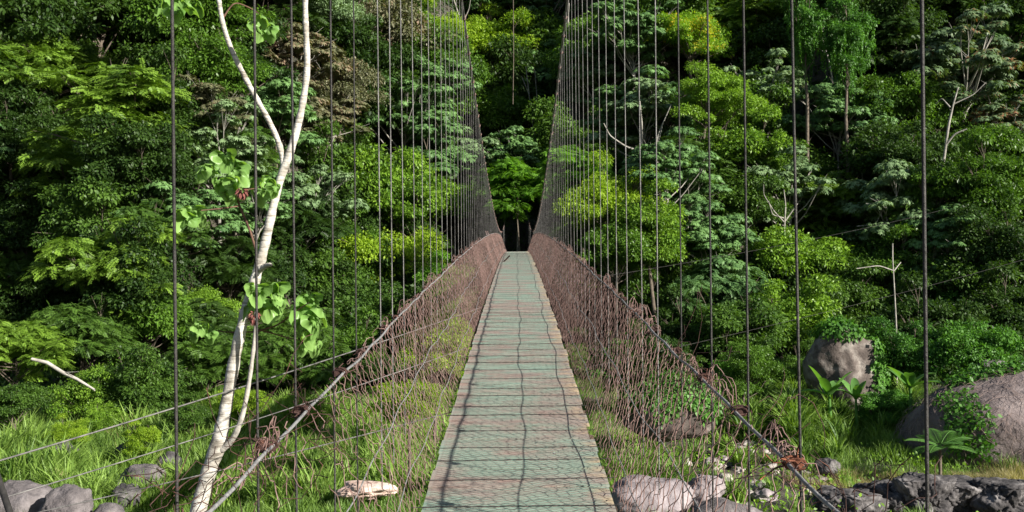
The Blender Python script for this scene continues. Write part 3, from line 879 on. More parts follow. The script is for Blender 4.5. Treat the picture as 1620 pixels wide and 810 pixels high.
for e in T:
    ex = e[6] if len(e) > 6 else {}
    bark = 'bark_grey' if e[3] == 'palm' else 'bark'
    bush = 'bush' in e[5] or 'thicket' in e[5] or 'tangle' in e[5] or 'mound between' in e[5]
    add_tree('bush' if bush else 'forest_tree', e[0], e[1], e[2] * 1.12, e[3], M and e[4], e[5], bark=bark,
             cat='bush' if bush else 'tree', group=None, **ex)

# second row of forest standing behind and between, filling the slope
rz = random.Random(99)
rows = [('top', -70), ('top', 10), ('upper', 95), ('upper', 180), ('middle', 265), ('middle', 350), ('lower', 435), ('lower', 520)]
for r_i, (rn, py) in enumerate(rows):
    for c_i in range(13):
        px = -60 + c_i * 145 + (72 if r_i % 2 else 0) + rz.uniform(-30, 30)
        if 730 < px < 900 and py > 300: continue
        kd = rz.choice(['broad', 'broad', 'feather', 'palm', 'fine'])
        mt = {'broad': rz.choice(['dark', 'dark', 'feather_b']), 'feather': rz.choice(['dark', 'feather_b']), 'palm': 'pale_b', 'fine': rz.choice(['broad', 'feather_b'])}[kd]  # darker leaf colours stand in for shade behind the front crowns
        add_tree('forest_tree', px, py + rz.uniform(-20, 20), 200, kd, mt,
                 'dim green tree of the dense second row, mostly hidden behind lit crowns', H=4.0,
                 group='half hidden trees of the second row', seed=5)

# bushes crowding the foot of the slope
for k_ in range(34):
    X = -21 + k_ * 1.32 + rz.uniform(-.5, .5)
    if -1.8 < X < 2.2: continue
    Y = float(D0(np.array(X))) - 1.5 + rz.uniform(-1.5, 1.5)
    if abs(X) < 14: Y = min(Y, 60 + rz.uniform(-4, 4))
    if X > 0: Y += -4 if X > 14 else 0
    gz = float(ground_z(X, Y)); h = rz.uniform(.9, 1.5)
    kd = rz.choice(['broad', 'fine', 'feather']); mt = rz.choice(['feather_b', 'broad', 'dark', 'vine'] if X > 0 else ['dark', 'dark', 'feather_b'])  # left of the bridge the dark leaf colours stand in for shade
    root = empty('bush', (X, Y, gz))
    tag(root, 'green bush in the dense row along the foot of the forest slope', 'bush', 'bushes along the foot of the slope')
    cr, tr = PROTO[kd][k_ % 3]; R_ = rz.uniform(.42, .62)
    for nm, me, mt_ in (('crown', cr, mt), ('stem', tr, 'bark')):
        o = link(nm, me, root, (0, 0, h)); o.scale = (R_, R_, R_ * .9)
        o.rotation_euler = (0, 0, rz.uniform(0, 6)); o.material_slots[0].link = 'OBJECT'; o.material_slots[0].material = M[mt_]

# undergrowth leaves over the whole slope
def scatter_leaves(n, xlo, xhi, ylo, yhi, hmax, L0, cond=None, seed=1):
    r = np.random.default_rng(seed)
    X = r.uniform(xlo, xhi, n); Y = r.uniform(ylo, yhi, n)
    if cond is not None:
        k_ = cond(X, Y); X = X[k_]; Y = Y[k_]
    Z = ground_z(X, Y)
    clump = 0.5 + 0.5 * np.sin(X * 1.9 + np.sin(Y * 1.3)) * np.cos(Y * 1.7 + np.sin(X * 1.1))
    h = r.uniform(0, 1, len(X)) * hmax * (0.25 + clump)
    p = np.stack([X, Y, Z + h], 1)
    d = norm(r.normal(0, 1, p.shape) + (0, -.3, -.1)); nn = norm(UP + r.normal(0, .5, p.shape) + (0, -.5, 0))
    L_ = r.uniform(*L0, len(X))
    g = Geo(); leaf_quads(g, p, d, nn, L_, L_ * .5, .15)
    return g
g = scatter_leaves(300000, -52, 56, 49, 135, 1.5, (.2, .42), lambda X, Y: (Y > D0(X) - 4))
tag(link('undergrowth', g.mesh('undergrowth', M['dark'])), 'dark tangled undergrowth covering the slope between the trees', 'undergrowth', None, 'stuff')  # dark leaf colour paints the deep shade between crowns

# ------------------------------------------------------------------ rocks
def boulder(name, px, py, D, wx, wy, wz, mat, label, seed, rough=0.18, angular=0.0, sink=0.3, rotz=0.0, group=None, sub=5, cat='boulder', flat=0):
    import bmesh
    from mathutils import noise as mn
    bm = bmesh.new(); bmesh.ops.create_icosphere(bm, subdivisions=sub, radius=1)
    off = Vector((seed * 3.1, seed * 1.7, seed * 2.3))
    rp = random.Random(seed * 17 + 3)
    planes = []
    for _ in range(int(5 + angular * 26)):
        a = Vector((rp.gauss(0, 1), rp.gauss(0, 1), rp.gauss(0, 1))).normalized()
        planes.append((a, rp.uniform(0.80 - angular * .12, 0.97)))
    for v in bm.verts:
        n = v.co.normalized()
        nn_ = (n + 0.10 * Vector((mn.noise(n * 3 + off), mn.noise(n * 3 - off), mn.noise(n * 3 + off * 2)))).normalized()
        d = 1.0
        for a, h in planes:
            k_ = nn_.dot(a)
            if k_ > 0.2:
                e = h / k_
                if e < d + .05: d = (d + e) / 2 - math.sqrt(((d - e) / 2) ** 2 + 0.0009)
        d *= 1 + rough * 1.0 * mn.noise(n * 1.4 + off) + rough * 0.30 * mn.noise(n * 4 + off)
        d += rough * 0.14 * (abs(mn.noise(n * 6.5 + off)) - .25) + rough * 0.15 * mn.noise(n * 15 + off) + rough * .08 * mn.noise(n * 34 + off)
        if angular > .5: d -= 0.10 * max(0, 0.10 - abs(mn.noise(n * 2.4 - off))) / .10
        q = n * d
        if flat and q.z > flat: q.z = flat + (q.z - flat) * .25
        v.co = Vector((q.x * wx / 2, q.y * wy / 2, q.z * wz / 2))
    me = bpy.data.meshes.new(name); bm.to_mesh(me); bm.free()
    me.polygons.foreach_set('use_smooth', np.ones(len(me.polygons), dtype=bool))
    me.materials.append(M[mat])
    p = P(px, py, D)
    if name == 'river_stone': p.z = float(ground_z(p.x, p.y)) + wz * .12
    o = bpy.data.objects.new(name, me); COL.objects.link(o)
    o.location = p; o.rotation_euler = (0, 0, rotz)
    tag(o, label, cat, group)
    return o

def cover(parent, name, mat, n, L0, lo, cond, seed, thick=0.12):
    """leaves over a boulder's skin"""
    me = parent.data; r = np.random.default_rng(seed)
    co = np.empty(len(me.vertices) * 3); me.vertices.foreach_get('co', co); co = co.reshape(-1, 3)
    no = np.empty(len(me.vertices) * 3); me.vertices.foreach_get('normal', no); no = no.reshape(-1, 3)
    k_ = np.where(cond(co, no))[0]
    i = r.choice(k_, n)
    c = co[i] + no[i] * r.uniform(0, thick, (n, 1)) + r.normal(0, .09, (n, 3))
    nn = norm(no[i] + r.normal(0, .4, (n, 3))); d = norm(np.cross(nn, sph(n)) + (0, 0, -.4))
    L_ = r.uniform(*L0, n); g = Geo(); leaf_quads(g, c, d, nn, L_, L_ * .65, .1)
    return link(name, g.mesh(name, M[mat]), parent)

boulder('boulder', 40, 806, 30, 2.3, 1.9, 2.0, 'rock', 'large smooth grey boulder in the bottom left corner', 1, 0.16, .45, rotz=.2)
boulder('boulder', 108, 812, 29.0, 1.5, 1.5, 1.6, 'rock', 'pointed grey boulder right of the large one in the bottom left', 2, 0.2, 0.3, rotz=.6)
boulder('boulder', 170, 818, 28.8, 1.0, 1.0, 0.8, 'rock', 'small rounded grey boulder cut by the bottom edge on the left', 3, 0.12)
boulder('boulder', 228, 760, 34.5, 1.7, 1.6, 1.3, 'rock', 'sloping grey slab boulder beside the first hanger, low left', 4, 0.25, 0.5, rotz=.8)
boulder('boulder', 200, 785, 32, 0.9, 0.8, 1.0, 'rock_dark', 'small brown grey stone in front of the sloping slab boulder', 5, 0.2, .3)
boulder('boulder', 100, 722, 39, 1.3, 1.1, 1.2, 'rock_dark', 'dark craggy rock standing in the grass on the left', 6, 0.35, .5)
boulder('boulder', 203, 715, 39, 1.0, 0.9, 0.9, 'rock_dark', 'dark rock in the grass between the craggy rock and the first hanger', 7, 0.3, .5)
boulder('boulder', 268, 733, 38, 1.0, 0.9, 0.9, 'rock_dark', 'dark rock half hidden behind the first hanger', 8, 0.3, .5)
boulder('stone_slab', 580, 774, 31, 2.0, 1.3, 0.7, 'slab', 'flat pinkish sunlit stone slab seen through the left netting', 9, 0.3, .6, flat=.5, cat='stone')
mound = boulder('boulder', 1060, 650, 38, 3.5, 3.0, 2.3, 'rock_tan', 'vine topped brown boulder seen through the right netting', 10, 0.18)
cover(mound, 'vine_cover', 'vine', 7000, (.10, .22), 0, lambda c, n: (c[:, 2] > 0.1 + .25 * np.sin(c[:, 0] * 4)), 3)
boulder('boulder', 1030, 795, 30, 2.6, 2.2, 1.7, 'rock_pink', 'pale pinkish boulder beside the deck edge at the bottom right of the bridge', 11, 0.2, .3)
boulder('boulder', 1115, 780, 31, 1.3, 1.2, 1.3, 'rock_pink', 'pinkish rock with dark hollows between the pale boulder and the dark one', 12, 0.4, .6)
boulder('boulder', 1150, 830, 28.5, 2.4, 2.0, 1.5, 'rock', 'dark grey boulder cut by the bottom edge right of the bridge', 13, 0.12)
tanb = boulder('boulder', 1338, 598, 47, 3.6, 3.2, 5.0, 'rock_tan', 'tall tan boulder with painted shade mottling standing beyond the grass on the right', 14, 0.16, .3)
cover(tanb, 'vine_cover', 'vine', 6500, (.12, .26), 0, lambda c, n: (c[:, 0] > 0.95) | (c[:, 2] > 1.95), 4, .25)
big = boulder('boulder', 1650, 690, 39.5, 11.0, 7.0, 5.4, 'rock_big', 'huge boulder with dry trailing vines at the right edge', 15, 0.10, -.2)
cover(big, 'vine_cover', 'vine', 5000, (.12, .24), 0, lambda c, n: (c[:, 2] > 1.9) & (c[:, 1] > -0.3), 5, .25)
cover(big, 'leafy_shoot', 'vine', 900, (.12, .22), 0, lambda c, n: (c[:, 0] < -3.3) & (c[:, 0] > -4.5) & (c[:, 1] < -0.6) & (c[:, 2] > -.3), 6, .3)
# dry vine stems trailing over the big boulder
me = big.data
co = np.empty(len(me.vertices) * 3); me.vertices.foreach_get('co', co); co = co.reshape(-1, 3)
no = np.empty(len(me.vertices) * 3); me.vertices.foreach_get('normal', no); no = no.reshape(-1, 3)
cand = np.where((no[:, 2] > -0.1) & (co[:, 1] < 1.8))[0]
g = Geo(); r = np.random.default_rng(8)
from mathutils.kdtree import KDTree
kd = KDTree(len(co))
for i_, c in enumerate(co): kd.insert(c, i_)
kd.balance()
for q in range(900):
    i_ = r.choice(cand); p = co[i_].copy(); d = norm(np.array([r.normal(0, .8), -0.5, -.55 + r.normal(0, .3)]))
    pts = []
    for s_ in range(7):
        _, j, _ = kd.find(p); pts.append(co[j] * .25 + p * .75 + no[j] * r.uniform(.02, .07))
        d = norm(d - no[j] * np.dot(d, no[j]) + r.normal(0, .22, 3)); p = pts[-1] + d * .16
    tube(g, pts, 0.0055, 3)
link('dry_vines', g.mesh('dry_vines', M['dryvine']), big)
boulder('boulder', 1568, 585, 44.5, 1.4, 1.2, 1.0, 'rock', 'small pale rock showing among the vines on top of the huge boulder', 16, 0.2)
# front ledge of broken rock
lx = [(1332, 806, 2.3, 2.0), (1395, 794, 2.0, 2.0), (1455, 788, 2.2, 2.3), (1518, 792, 2.3, 2.1), (1582, 794, 2.3, 2.2), (1645, 798, 2.3, 2.3)]
where = ['leftmost block of the dark rock ledge at the bottom right', 'second block from the left in the dark rock ledge', 'third block of the dark rock ledge, just left of the last hanger',
         'fourth block of the dark rock ledge, right of the last hanger', 'fifth block of the dark rock ledge near the right edge', 'last block of the dark rock ledge, cut by the right edge']
for i_, ((px, py, w_, h_), lb) in enumerate(zip(lx, where)):
    boulder('ledge_rock', px, py, 31 + (i_ % 2) * .5, w_, 2.2, h_, 'rock_dark', lb, 20 + i_, 0.42, .9, flat=.55, rotz=i_, group='blocks of the dark rock ledge', sub=6, cat='rock')
boulder('boulder', 1310, 738, 35.5, .9, .8, .7, 'rock_dark', 'small dark stone beside the near right hanger foot', 30, 0.3, .5)
rs = random.Random(4)
for i_ in range(34):
    px = rs.uniform(1140, 1310); py = rs.uniform(690, 812)
    D = -BASE * F_PX / (py - 405 + 6) 
    boulder('river_stone', px, py, D, (z_ := rs.uniform(.25, .6) if i_ % 3 else rs.uniform(.6, 1.1)), z_ * .8, z_ * .6, 'rock_pale' if rs.random() < .75 else 'rock_pink',
            'pale stone in the patch of rubble between grass and ledge', 40 + i_, 0.35, .9, group='pale stones in the rubble patch', sub=4, cat='stone')
for i_, (px, py) in enumerate([(950, 790), (1080, 742), (1128, 745)]):
    boulder('river_stone', px, py, -BASE * F_PX / (py - 400), .9, .8, .6, 'rock_pale', ['white stone tight against the deck edge', 'white stone behind the pinkish rocks', 'white stone right of the pinkish rocks'][i_], 80 + i_, .3, .4, sub=4, cat='stone')

# ------------------------------------------------------------------ grass
def blades(n, X, Y, h, w, lean, seed, k=4):
    r = np.random.default_rng(seed); m = len(X)
    Z = ground_z(X, Y)
    a = r.uniform(0, 2 * np.pi, m); ln = lean * r.uniform(.3, 1, m)
    t = np.linspace(0, 1, k)[None, :]
    H = (h * r.uniform(.55, 1.1, m))[:, None]
    dx = np.cos(a)[:, None] * ln[:, None] * H * t ** 1.8; dy = np.sin(a)[:, None] * ln[:, None] * H * t ** 1.8
    z = H * (t - 0.35 * ln[:, None] * t ** 2.6)
    c = np.stack([X[:, None] + dx, Y[:, None] + dy, Z[:, None] + z], -1)
    sa = a + np.pi / 2 + r.normal(0, .5, m)
    s = np.stack([np.cos(sa), np.sin(sa), 0 * sa], -1)[:, None, :]
    ww = (w * (1 - t ** 1.5) * .5 + .002)[..., None]
    v = np.stack([c - s * ww, c + s * ww], 2).reshape(-1, 3)
    base = (np.arange(m)[:, None] * k + np.arange(k - 1)[None, :]) * 2
    f = np.stack([base, base + 1, base + 3, base + 2], -1).reshape(-1, 4)
    return v, f

def grass_patch(name, n, xlo, xhi, ylo, yhi, h, mat, label, seed, cond=None, w=.03, lean=.6):
    r = np.random.default_rng(seed)
    nc = n // 14
    cx, cy = r.uniform(xlo, xhi, nc), r.uniform(ylo, yhi, nc)
    X = (cx[:, None] + r.normal(0, .14, (nc, 14))).ravel(); Y = (cy[:, None] + r.normal(0, .14, (nc, 14))).ravel()
    if cond is not None:
        k_ = cond(X, Y); X, Y = X[k_], Y[k_]
    hh = h * (0.6 + 0.3 * np.sin(X * .9 + 1) * np.cos(Y * .8) + 0.3 * np.sin(X * 2.3 + Y) * np.sin(Y * 1.9 - X))
    hs = hh * 1.0
    v, f = blades(n, X, Y, 1.0, w, lean, seed)
    # scale blade height by place
    Z = ground_z(X, Y); k = 4
    zz = v[:, 2].reshape(len(X), -1); zz = Z[:, None] + (zz - Z[:, None]) * hs[:, None]
    xy0 = np.stack([X, Y], -1)
    vv = v.reshape(len(X), -1, 3); vv[:, :, 2] = zz
    vv[:, :, :2] = xy0[:, None, :] + (vv[:, :, :2] - xy0[:, None, :]) * np.maximum(hs, .5)[:, None, None]
    o = link(name, mesh_np(name, vv.reshape(-1, 3), f, M[mat]))
    tag(o, label, 'grass', None, 'stuff')
rub = lambda X, Y: ~((X > 5.8) & (X < 11.0) & (Y < 43) & (np.sin(X * 2.1) * np.cos(Y * 1.7) > -.72))
grass_patch('tall_grass', 120000, -24, -1.0, 27, 54, 1.15, 'grass', 'tall green grass around the boulders left of the bridge', 1, w=.045)
grass_patch('cane_grass', 60000, -24, -2, 32, 51, 1.8, 'cane', 'taller cane grass at the foot of the left slope', 2, lambda X, Y: np.sin(X * 1.1 + Y * .4) * np.cos(Y * .9) > -.15, w=.06, lean=.8)
grass_patch('tall_grass', 100000, 1.0, 24, 27, 60, 0.85, 'grass', 'green grass right of the bridge between boulders and forest', 3, lambda X, Y: rub(X, Y) & ~((X > 11.5) & (Y < 36)), w=.035)
grass_patch('cane_grass', 52000, 8.0, 21, 36.5, 56, 1.9, 'cane', 'tall arching cane grass below the tan boulder', 4, lambda X, Y: (X < 9.5 + (Y - 36) * 1.0) & rub(X, Y) & ~((X > 12.5) & (Y < 41)) , w=.07, lean=.85)
grass_patch('cane_grass', 20000, 1.5, 9, 31, 41, 1.2, 'cane', 'cane grass in front of the vine topped boulder', 5, rub, w=.05, lean=.7)
grass_patch('dry_grass', 30000, 9.5, 26, 31.6, 36.5, 0.6, 'grass_y', 'straw coloured dry grass along the top of the dark rock ledge', 6, w=.02, lean=.8)
grass_patch('dry_grass', 9000, -20, -3, 32, 47, 1.2, 'grass_y', 'straw coloured blades mixed in the grass on the left', 7, lambda X, Y: np.sin(X * 1.7 + Y) > .5, w=.03)
grass_patch('dry_grass', 5000, 3, 11, 31, 46, 0.8, 'grass_y', 'straw coloured blades mixed in the grass right of the bridge', 8, lambda X, Y: (np.sin(X * 1.7 + Y) > .3) & rub(X, Y), w=.03)
g = scatter_leaves(40000, -24, 24, 28, 56, .5, (.10, .22), lambda X, Y: (np.sin(X * .8 + 2) * np.sin(Y * .7) > .1) | ((X > 5.8) & (X < 11) & (np.sin(X * 3) * np.cos(Y * 3) > 0)), 9)
tag(link('ground_cover', g.mesh('ground_cover', M['broad_b'])), 'low leafy weeds growing among the grass on the valley floor', 'weeds', None, 'stuff')

# ------------------------------------------------------------------ banana plants, fern
def big_leaf(g, base, d, L, W, droop, rib=None):
    n = 9; base = np.array(base, float); d = norm(np.array(d, float))
    t = np.linspace(0, 1, n)
    c = base + d * (t * L)[:, None]; c[:, 2] -= droop * L * t ** 2.2
    s = norm(np.cross(d, UP)); wd = W * .5 * np.sin(np.pi * np.clip(t * .93 + .07, 0, 1)) ** .6
    up = norm(np.cross(s, d))
    l = c + s * wd[:, None] + up * (wd * .35)[:, None]; r_ = c - s * wd[:, None] + up * (wd * .35)[:, None]
    v = np.concatenate([l, c, r_]); i = np.arange(n - 1)
    f = np.concatenate([np.stack([i, i + 1, n + i + 1, n + i], 1), np.stack([n + i, n + i + 1, 2 * n + i + 1, 2 * n + i], 1)])
    g.add(v, f)
def banana(px, py, D, L, n, label, seed, mat='banana'):
    r = random.Random(seed); p = P(px, py, D); gz = float(ground_z(p.x, p.y))
    root = empty('banana_plant', (p.x, p.y, gz)); tag(root, label, 'plant', 'broad leaved plants by the boulders')
    h = p.z - gz
    g = Geo(); tube(g, [(0, 0, -.2), (0.03, 0, h * .5), (0, 0, h)], [.10, .08, .05], 8)
    link('stem', g.mesh('stem', M['banana'], True), root)
    for q in range(n):
        a = q / n * 6.28 + r.uniform(-.4, .4); e = r.uniform(.5, 1.7)
        g = Geo(); big_leaf(g, (0, 0, h - .05), (math.cos(a), math.sin(a), e), L * r.uniform(.75, 1.15), L * .27, r.uniform(.1, .5))
        link('leaf', g.mesh('leaf', M[mat], True), root)
banana(1312, 626, 43, 1.7, 7, 'bright broad leaved plant in front of the tan boulder, left one', 1)
banana(1354, 630, 43, 1.4, 6, 'bright broad leaved plant in front of the tan boulder, right one', 2)
banana(1440, 612, 42, 1.7, 6, 'shaded broad leaved plant left of the huge boulder', 3)
def fern(px, py, D, L, n, label, seed, name='fern_plant'):
    r = random.Random(seed); p = P(px, py, D); gz = float(ground_z(p.x, p.y))
    root = empty(name, (p.x, p.y, gz)); tag(root, label, 'plant'); h = p.z - gz
    g = Geo(); tube(g, [(0, 0, -.2), (0, 0, h)], [.07, .05], 7); link('stem', g.mesh('stem', M['bark'], True), root)
    for q in range(n):
        a = q / n * 6.28 + r.uniform(-.3, .3); e = r.uniform(.15, .8); d = norm(np.array([math.cos(a), math.sin(a) * .8, e])); s = norm(np.cross(d, UP))
        g = Geo(); K = 22; t = np.linspace(.12, 1, K); c = np.array([0, 0, h]) + d * (t * L)[:, None]; c[:, 2] -= .35 * L * t ** 2.1
        for sg in (-1, 1):
            leaf_quads(g, c, np.tile(s * sg + d * .35 - UP * .1, (K, 1)), np.tile(UP, (K, 1)), L * .27 * np.sin(np.pi * (t * .85 + .12)) + .03, .085, .12)
        tube(g, c, .012, 4)
        link('frond', g.mesh('frond', M['banana']), root)
fern(1487, 706, 35, 1.35, 9, 'bright fern with long fronds at the foot of the huge boulder', 5)
# hanging bare branch on the left
g = Geo(); pts = [P(50, 568, 38), P(75, 574, 38), P(100, 590, 37.8), P(122, 600, 37.6), P(150, 617, 37.4)]
tube(g, pts, [.06, .075, .07, .06, .04], 7)
tube(g, [P(100, 590, 37.8), P(125, 588, 37.4)], [.03, .01], 5)
tag(link('bare_branch', g.mesh('bare_branch', M['bark_pale'], True)), 'bare pale branch slanting down out of the left edge tree', 'branch')

# pale stems and boughs standing in front of the crowns
def stem_tree(segs, label, D, H=7, mat='bark_grey', sc=1.0):
    p0 = P(*segs[0][0][:2], D); gz = float(ground_z(p0.x, p0.y))
    root = empty('bare_tree', (p0.x, p0.y, gz)); tag(root, label, 'tree')
    off = Vector(root.location)
    for i_, s_ in enumerate(segs):
        w = [q[2] for q in s_]
        pts = [P(q[0], q[1], D + (j * .25 * (-1) ** i_ if i_ else 0)) - off for j, q in enumerate(s_)]
        rad_ = [q * D / F_PX / 2 * .72 for q in w]
        if i_ == 0: pts = [Vector((pts[0].x, pts[0].y, -.5))] + pts; rad_ = [rad_[0]] + rad_
        g = Geo()
        # smooth path
        A = np.array([tuple(q) for q in pts]); t = np.arange(len(A)); tt = np.linspace(0, len(A) - 1, len(A) * 4)
        B = np.stack([np.interp(tt, t, A[:, k_]) for k_ in range(3)], 1)
        B[1:-1] = (B[:-2] + B[1:-1] * 2 + B[2:]) / 4
        tube(g, B, np.interp(tt, t, rad_), 7)
        link('trunk' if i_ == 0 else 'branch', g.mesh('limb', M[mat], True), root)
def front(px, py, H): return depth_on_slope(px, py, H) - 3.2
stem_tree([[(1488, 285, 7), (1495, 240, 6), (1500, 200, 6), (1508, 165, 4), (1516, 138, 3)], [(1496, 230, 5), (1510, 212, 4), (1530, 204, 3)], [(1503, 170, 4), (1490, 155, 2), (1480, 165, 2)], [(1508, 165, 3), (1540, 150, 2), (1560, 130, 2)]],
          'pale forked trunk under the big umbrella shaped tree', front(1490, 270, 5))
stem_tree([[(1014, 290, 6), (1014, 240, 5), (1016, 200, 4), (1012, 160, 3)], [(1014, 240, 5), (990, 232, 4), (965, 215, 3), (955, 195, 2)], [(1014, 238, 4), (1040, 228, 4), (1048, 200, 2)], [(1040, 290, 5), (1036, 250, 4), (1040, 215, 3), (1062, 165, 2)]],
          'pale twin stemmed boughs among the right hangers', front(1014, 270, 5))
stem_tree([[(848, 240, 4), (843, 195, 4), (837, 150, 3), (832, 105, 2)], [(843, 195, 3), (850, 160, 2), (846, 110, 2)], [(837, 150, 2), (825, 120, 1.5)]],
          'slender pale stems between the two main cables', front(848, 225, 5))
stem_tree([[(1240, 400, 4), (1241, 355, 4), (1243, 325, 3), (1240, 300, 2)], [(1241, 352, 3), (1225, 335, 2.5), (1208, 308, 2), (1208, 292, 1.5)], [(1242, 350, 3), (1262, 322, 2)], [(1240, 345, 3), (1222, 340, 2), (1216, 318, 1.5)]],
          'pale candelabra boughs right of centre', front(1240, 375, 4))
stem_tree([[(1418, 520, 4), (1415, 460, 3), (1412, 410, 3), (1412, 385, 3)], [(1413, 428, 3), (1390, 420, 2.5), (1355, 425, 2)], [(1413, 430, 3), (1425, 415, 2)]],
          'bare pale stem with a snapped top above the boulders on the right', 52)
stem_tree([[(905, 130, 4), (902, 90, 4), (898, 45, 3), (900, 5, 3)], [(902, 90, 3), (912, 60, 2), (915, 30, 1)]],
          'tall thin pale stem behind the right main cable near the top', front(905, 110, 4) - 1)
stem_tree([[(735, 60, 4), (728, 30, 3), (718, 0, 3)], [(730, 40, 3), (742, 15, 2), (745, -5, 1)]],
          'short pale forked stem behind the left main cable at the top edge', front(735, 50, 4) - 1)
stem_tree([[(1318, 130, 3), (1310, 90, 3), (1300, 60, 2), (1305, 20, 2)], [(1308, 85, 2), (1285, 70, 1.5), (1268, 50, 1)]],
          'grey dead boughs in front of the vine draped trees', front(1310, 100, 4) - 1.5)
stem_tree([[(1365, 280, 3), (1356, 245, 3), (1352, 215, 2)], [(1380, 262, 3), (1366, 230, 2.5), (1352, 208, 2)], [(1355, 265, 2), (1340, 250, 1.5), (1326, 235, 1)]],
          'thin pale crossing stems beside the dark vine covered tree', front(1365, 270, 4))
stem_tree([[(1400, 395, 3), (1405, 350, 3), (1395, 325, 3), (1370, 322, 2)], [(1402, 340, 3), (1430, 335, 2), (1455, 338, 2)], [(1398, 330, 2), (1385, 355, 2), (1355, 358, 2)]],
          'arching pale boughs at mid height right of centre', front(1400, 380, 4))

# ------------------------------------------------------------------ white forked tree
HD = 13.0
p0 = P(296, 900, HD)
hero = empty('white_tree', (p0.x, p0.y, float(ground_z(p0.x, p0.y))))
tag(hero, 'white barked forked tree with large drooping leaves left of the bridge', 'tree')
HO = Vector(hero.location)
def limb(name, seg, mat, depth0=0.0, depth1=0.0, sides=14, knots=0.06):
    A = np.array([tuple(P(q[0], q[1], HD + depth0 + (depth1 - depth0) * j / (len(seg) - 1)) - HO) for j, q in enumerate(seg)])
    w = np.array([q[2] for q in seg]) * HD / F_PX / 2 * .78
    t = np.arange(len(A)); tt = np.linspace(0, len(A) - 1, len(A) * 8)
    B = np.stack([np.interp(tt, t, A[:, k_]) for k_ in range(3)], 1)
    for _ in range(14): B[1:-1] = (B[:-2] + B[1:-1] * 2 + B[2:]) / 4
    ww = np.interp(tt, t, w) * (1 + knots * np.sin(tt * 9) + knots * np.random.default_rng(3).normal(0, .5, len(tt)))
    g = Geo(); tube(g, B, ww, sides)
    return link(name, g.mesh(name, M[mat], True), hero)
limb('trunk', [(250, 1300, 42), (280, 960, 38), (312, 812, 32), (330, 745, 30), (347, 700, 33), (358, 640, 24), (372, 562, 24), (386, 500, 22), (406, 435, 21), (418, 392, 20), (429, 340, 18), (441, 288, 17), (458, 244, 17), (470, 205, 15), (479, 165, 14), (487, 110, 13), (484, 50, 12), (482, -10, 11), (490, -80, 10)], 'trunk_white')
limb('limb', [(449, 268, 10), (444, 232, 12), (428, 195, 11), (405, 155, 11), (382, 112, 11), (362, 70, 10), (350, 30, 10), (344, -20, 9), (338, -80, 8)], 'trunk_white')
limb('limb', [(335, 712, 16), (352, 712, 14), (370, 694, 12), (385, 655, 10), (395, 600, 9), (400, 560, 8), (405, 520, 8), (404, 480, 7)], 'bark_pale', 0, -.3, 10)
limb('stub', [(404, 430, 14), (414, 424, 13), (422, 420, 10), (427, 419, 9), (429, 419, 4)], 'trunk_white', 0, -.25, 10)
0 and limb('stub', [(345, 652, 10), (338, 646, 10), (335, 643, 5)], 'trunk_white', 0, -.15, 8)
twigs = [[(406, 400, 5), (395, 362, 5), (380, 330, 5), (370, 298, 4), (364, 268, 3)], [(379, 326, 3), (350, 330, 3), (318, 333, 2)], [(366, 300, 3), (395, 300, 2), (430, 292, 2)],
         [(403, 525, 4), (440, 515, 3), (468, 492, 3), (490, 478, 2)], [(402, 525, 4), (360, 526, 3), (322, 520, 2)], [(404, 520, 3), (440, 530, 3), (478, 540, 3), (495, 542, 2)], [(404, 500, 4), (402, 470, 3), (415, 450, 2)],
         [(352, 30, 4), (370, 2, 3), (395, 12, 3), (410, 22, 2)], [(344, -15, 4), (310, -20, 3), (280, 0, 2)]]
for tw in twigs: limb('twig', tw, 'twig', 0, -.4 if tw[0][0] % 2 else .3, 6, 0)

def hero_leaf(g, c, size, tilt_dir, droop, seed):
    """broad lobed leaf: a fan of 5 soft lobes with folds, tilted and drooping"""
    r = np.random.default_rng(seed)
    K = 26; th = np.linspace(-2.6, 2.6, K)
    rad_ = size * (0.62 + 0.16 * np.cos(th * 3.4) + 0.30 * np.cos(th * .5) ** 2) * (1 + r.normal(0, .04, K)) * .62
    ring2 = np.stack([rad_ * np.cos(th), rad_ * np.sin(th), -droop * rad_ * 1.1 - .05 * size * np.cos(th * 5)], 1)
    ring1 = np.stack([rad_ * .5 * np.cos(th), rad_ * .5 * np.sin(th), -droop * rad_ * .22 + .05 * size * np.cos(th * 5)], 1)
    v = np.concatenate([[[0, 0, 0]], ring1, ring2])
    q = Euler((r.normal(0, .35), tilt_dir[1], tilt_dir[0]), 'XYZ').to_matrix()
    v = v @ np.array(q).T + np.array(c)
    f = []
    for i in range(K - 1):
        f.append((1 + i, 2 + i, 1 + K + i + 1, 1 + K + i))
        if i % 1 == 0: f.append((0, 1 + i, 2 + i, 0))
    F = [x for x in f if x[3] != 0 or x[0] != 0]
    g.add(v, F)
    m = np.array([(0, 1 + i, 2 + i, 2 + i) for i in range(K - 1)])
    g.tri = getattr(g, 'tri', []) 
    base = g.n - len(v)
    g.tri += [(base, base + 1 + i, base + 2 + i) for i in range(K - 1)]
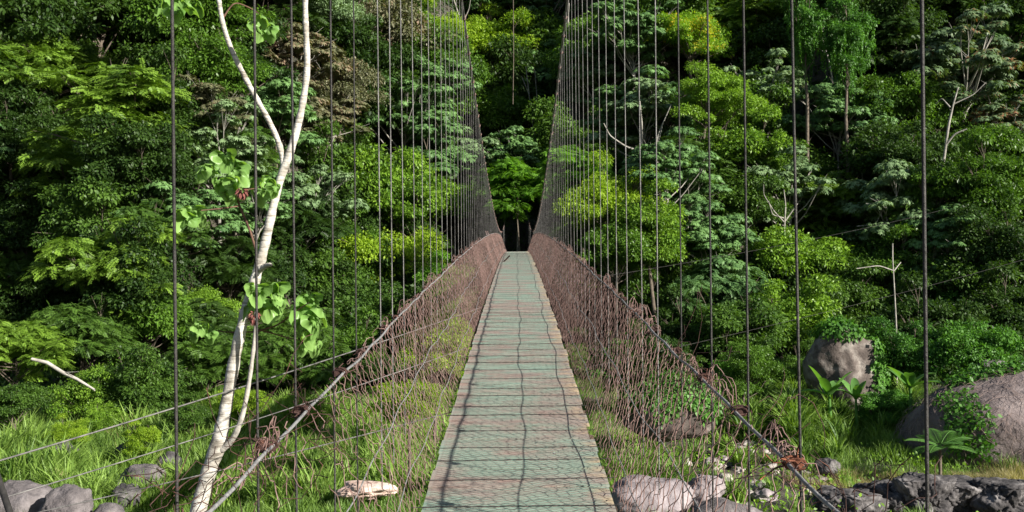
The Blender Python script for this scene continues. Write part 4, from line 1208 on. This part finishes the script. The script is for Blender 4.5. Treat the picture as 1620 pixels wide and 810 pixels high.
def leaf_cluster(spots, name='leaf'):
    for px, py, sz, az, tl, dr in [q for n_, q in enumerate(spots) if n_ % 4 != 3]:
        d = HD + random.uniform(-.35, .35)
        c = P(px, py, d) - HO
        g = Geo(); g.tri = []
        hero_leaf(g, (0, 0, 0), sz * 1.12 * HD / F_PX, (az, tl), dr, int(px * 7 + py))
        me = bpy.data.meshes.new(name)
        faces = [tuple(map(int, q)) for q in np.concatenate(g.f)] + [tuple(map(int, q)) for q in g.tri]
        me.from_pydata([tuple(q) for q in np.concatenate(g.v)], [], faces)
        me.polygons.foreach_set('use_smooth', np.ones(len(me.polygons), dtype=bool)); me.update()
        me.materials.append(M['hero_leaf'])
        link(name, me, hero, c)
rl = random.Random(12)
def ring(cx, cy, sx, sy, n, s=30):
    out = []
    for q in range(n):
        a = q / n * 6.28 + rl.uniform(-.4, .4)
        out.append((cx + math.cos(a) * sx * rl.uniform(.5, 1), cy + math.sin(a) * sy * rl.uniform(.5, 1), s * rl.uniform(.9, 1.25), -a * .9 + rl.uniform(-.9, .9), rl.uniform(.3, 1.5), rl.uniform(.25, .75)))
    return out
leaf_cluster(ring(352, 262, 34, 18, 10, 34))
leaf_cluster(ring(362, 295, 26, 16, 7, 28))
leaf_cluster(ring(418, 290, 24, 14, 7, 24))
leaf_cluster(ring(304, 338, 24, 10, 7, 28))
leaf_cluster(ring(420, 468, 36, 22, 15, 30))
leaf_cluster(ring(486, 492, 28, 24, 10, 34))
leaf_cluster(ring(488, 540, 20, 12, 6, 24))
leaf_cluster(ring(320, 521, 26, 9, 6, 22))
leaf_cluster(ring(412, 36, 20, 14, 8, 26))
leaf_cluster(ring(280, 4, 32, 14, 9, 28))
g = Geo()
rb = np.random.default_rng(5)
for c0 in ((383, 303), (402, 500)):
    g = Geo(); c = np.array(P(c0[0], c0[1], HD - .35) - HO); n = 45; s = sph(n) * .7
    leaf_quads(g, c + s * .05 * np.array([1, 1, 1.5 if c0[1] > 400 else .9]), s + (0, 0, -.6), sph(n), .07, .03, .2)
    link('bud_cluster', g.mesh('bud_cluster', M['bud']), hero)
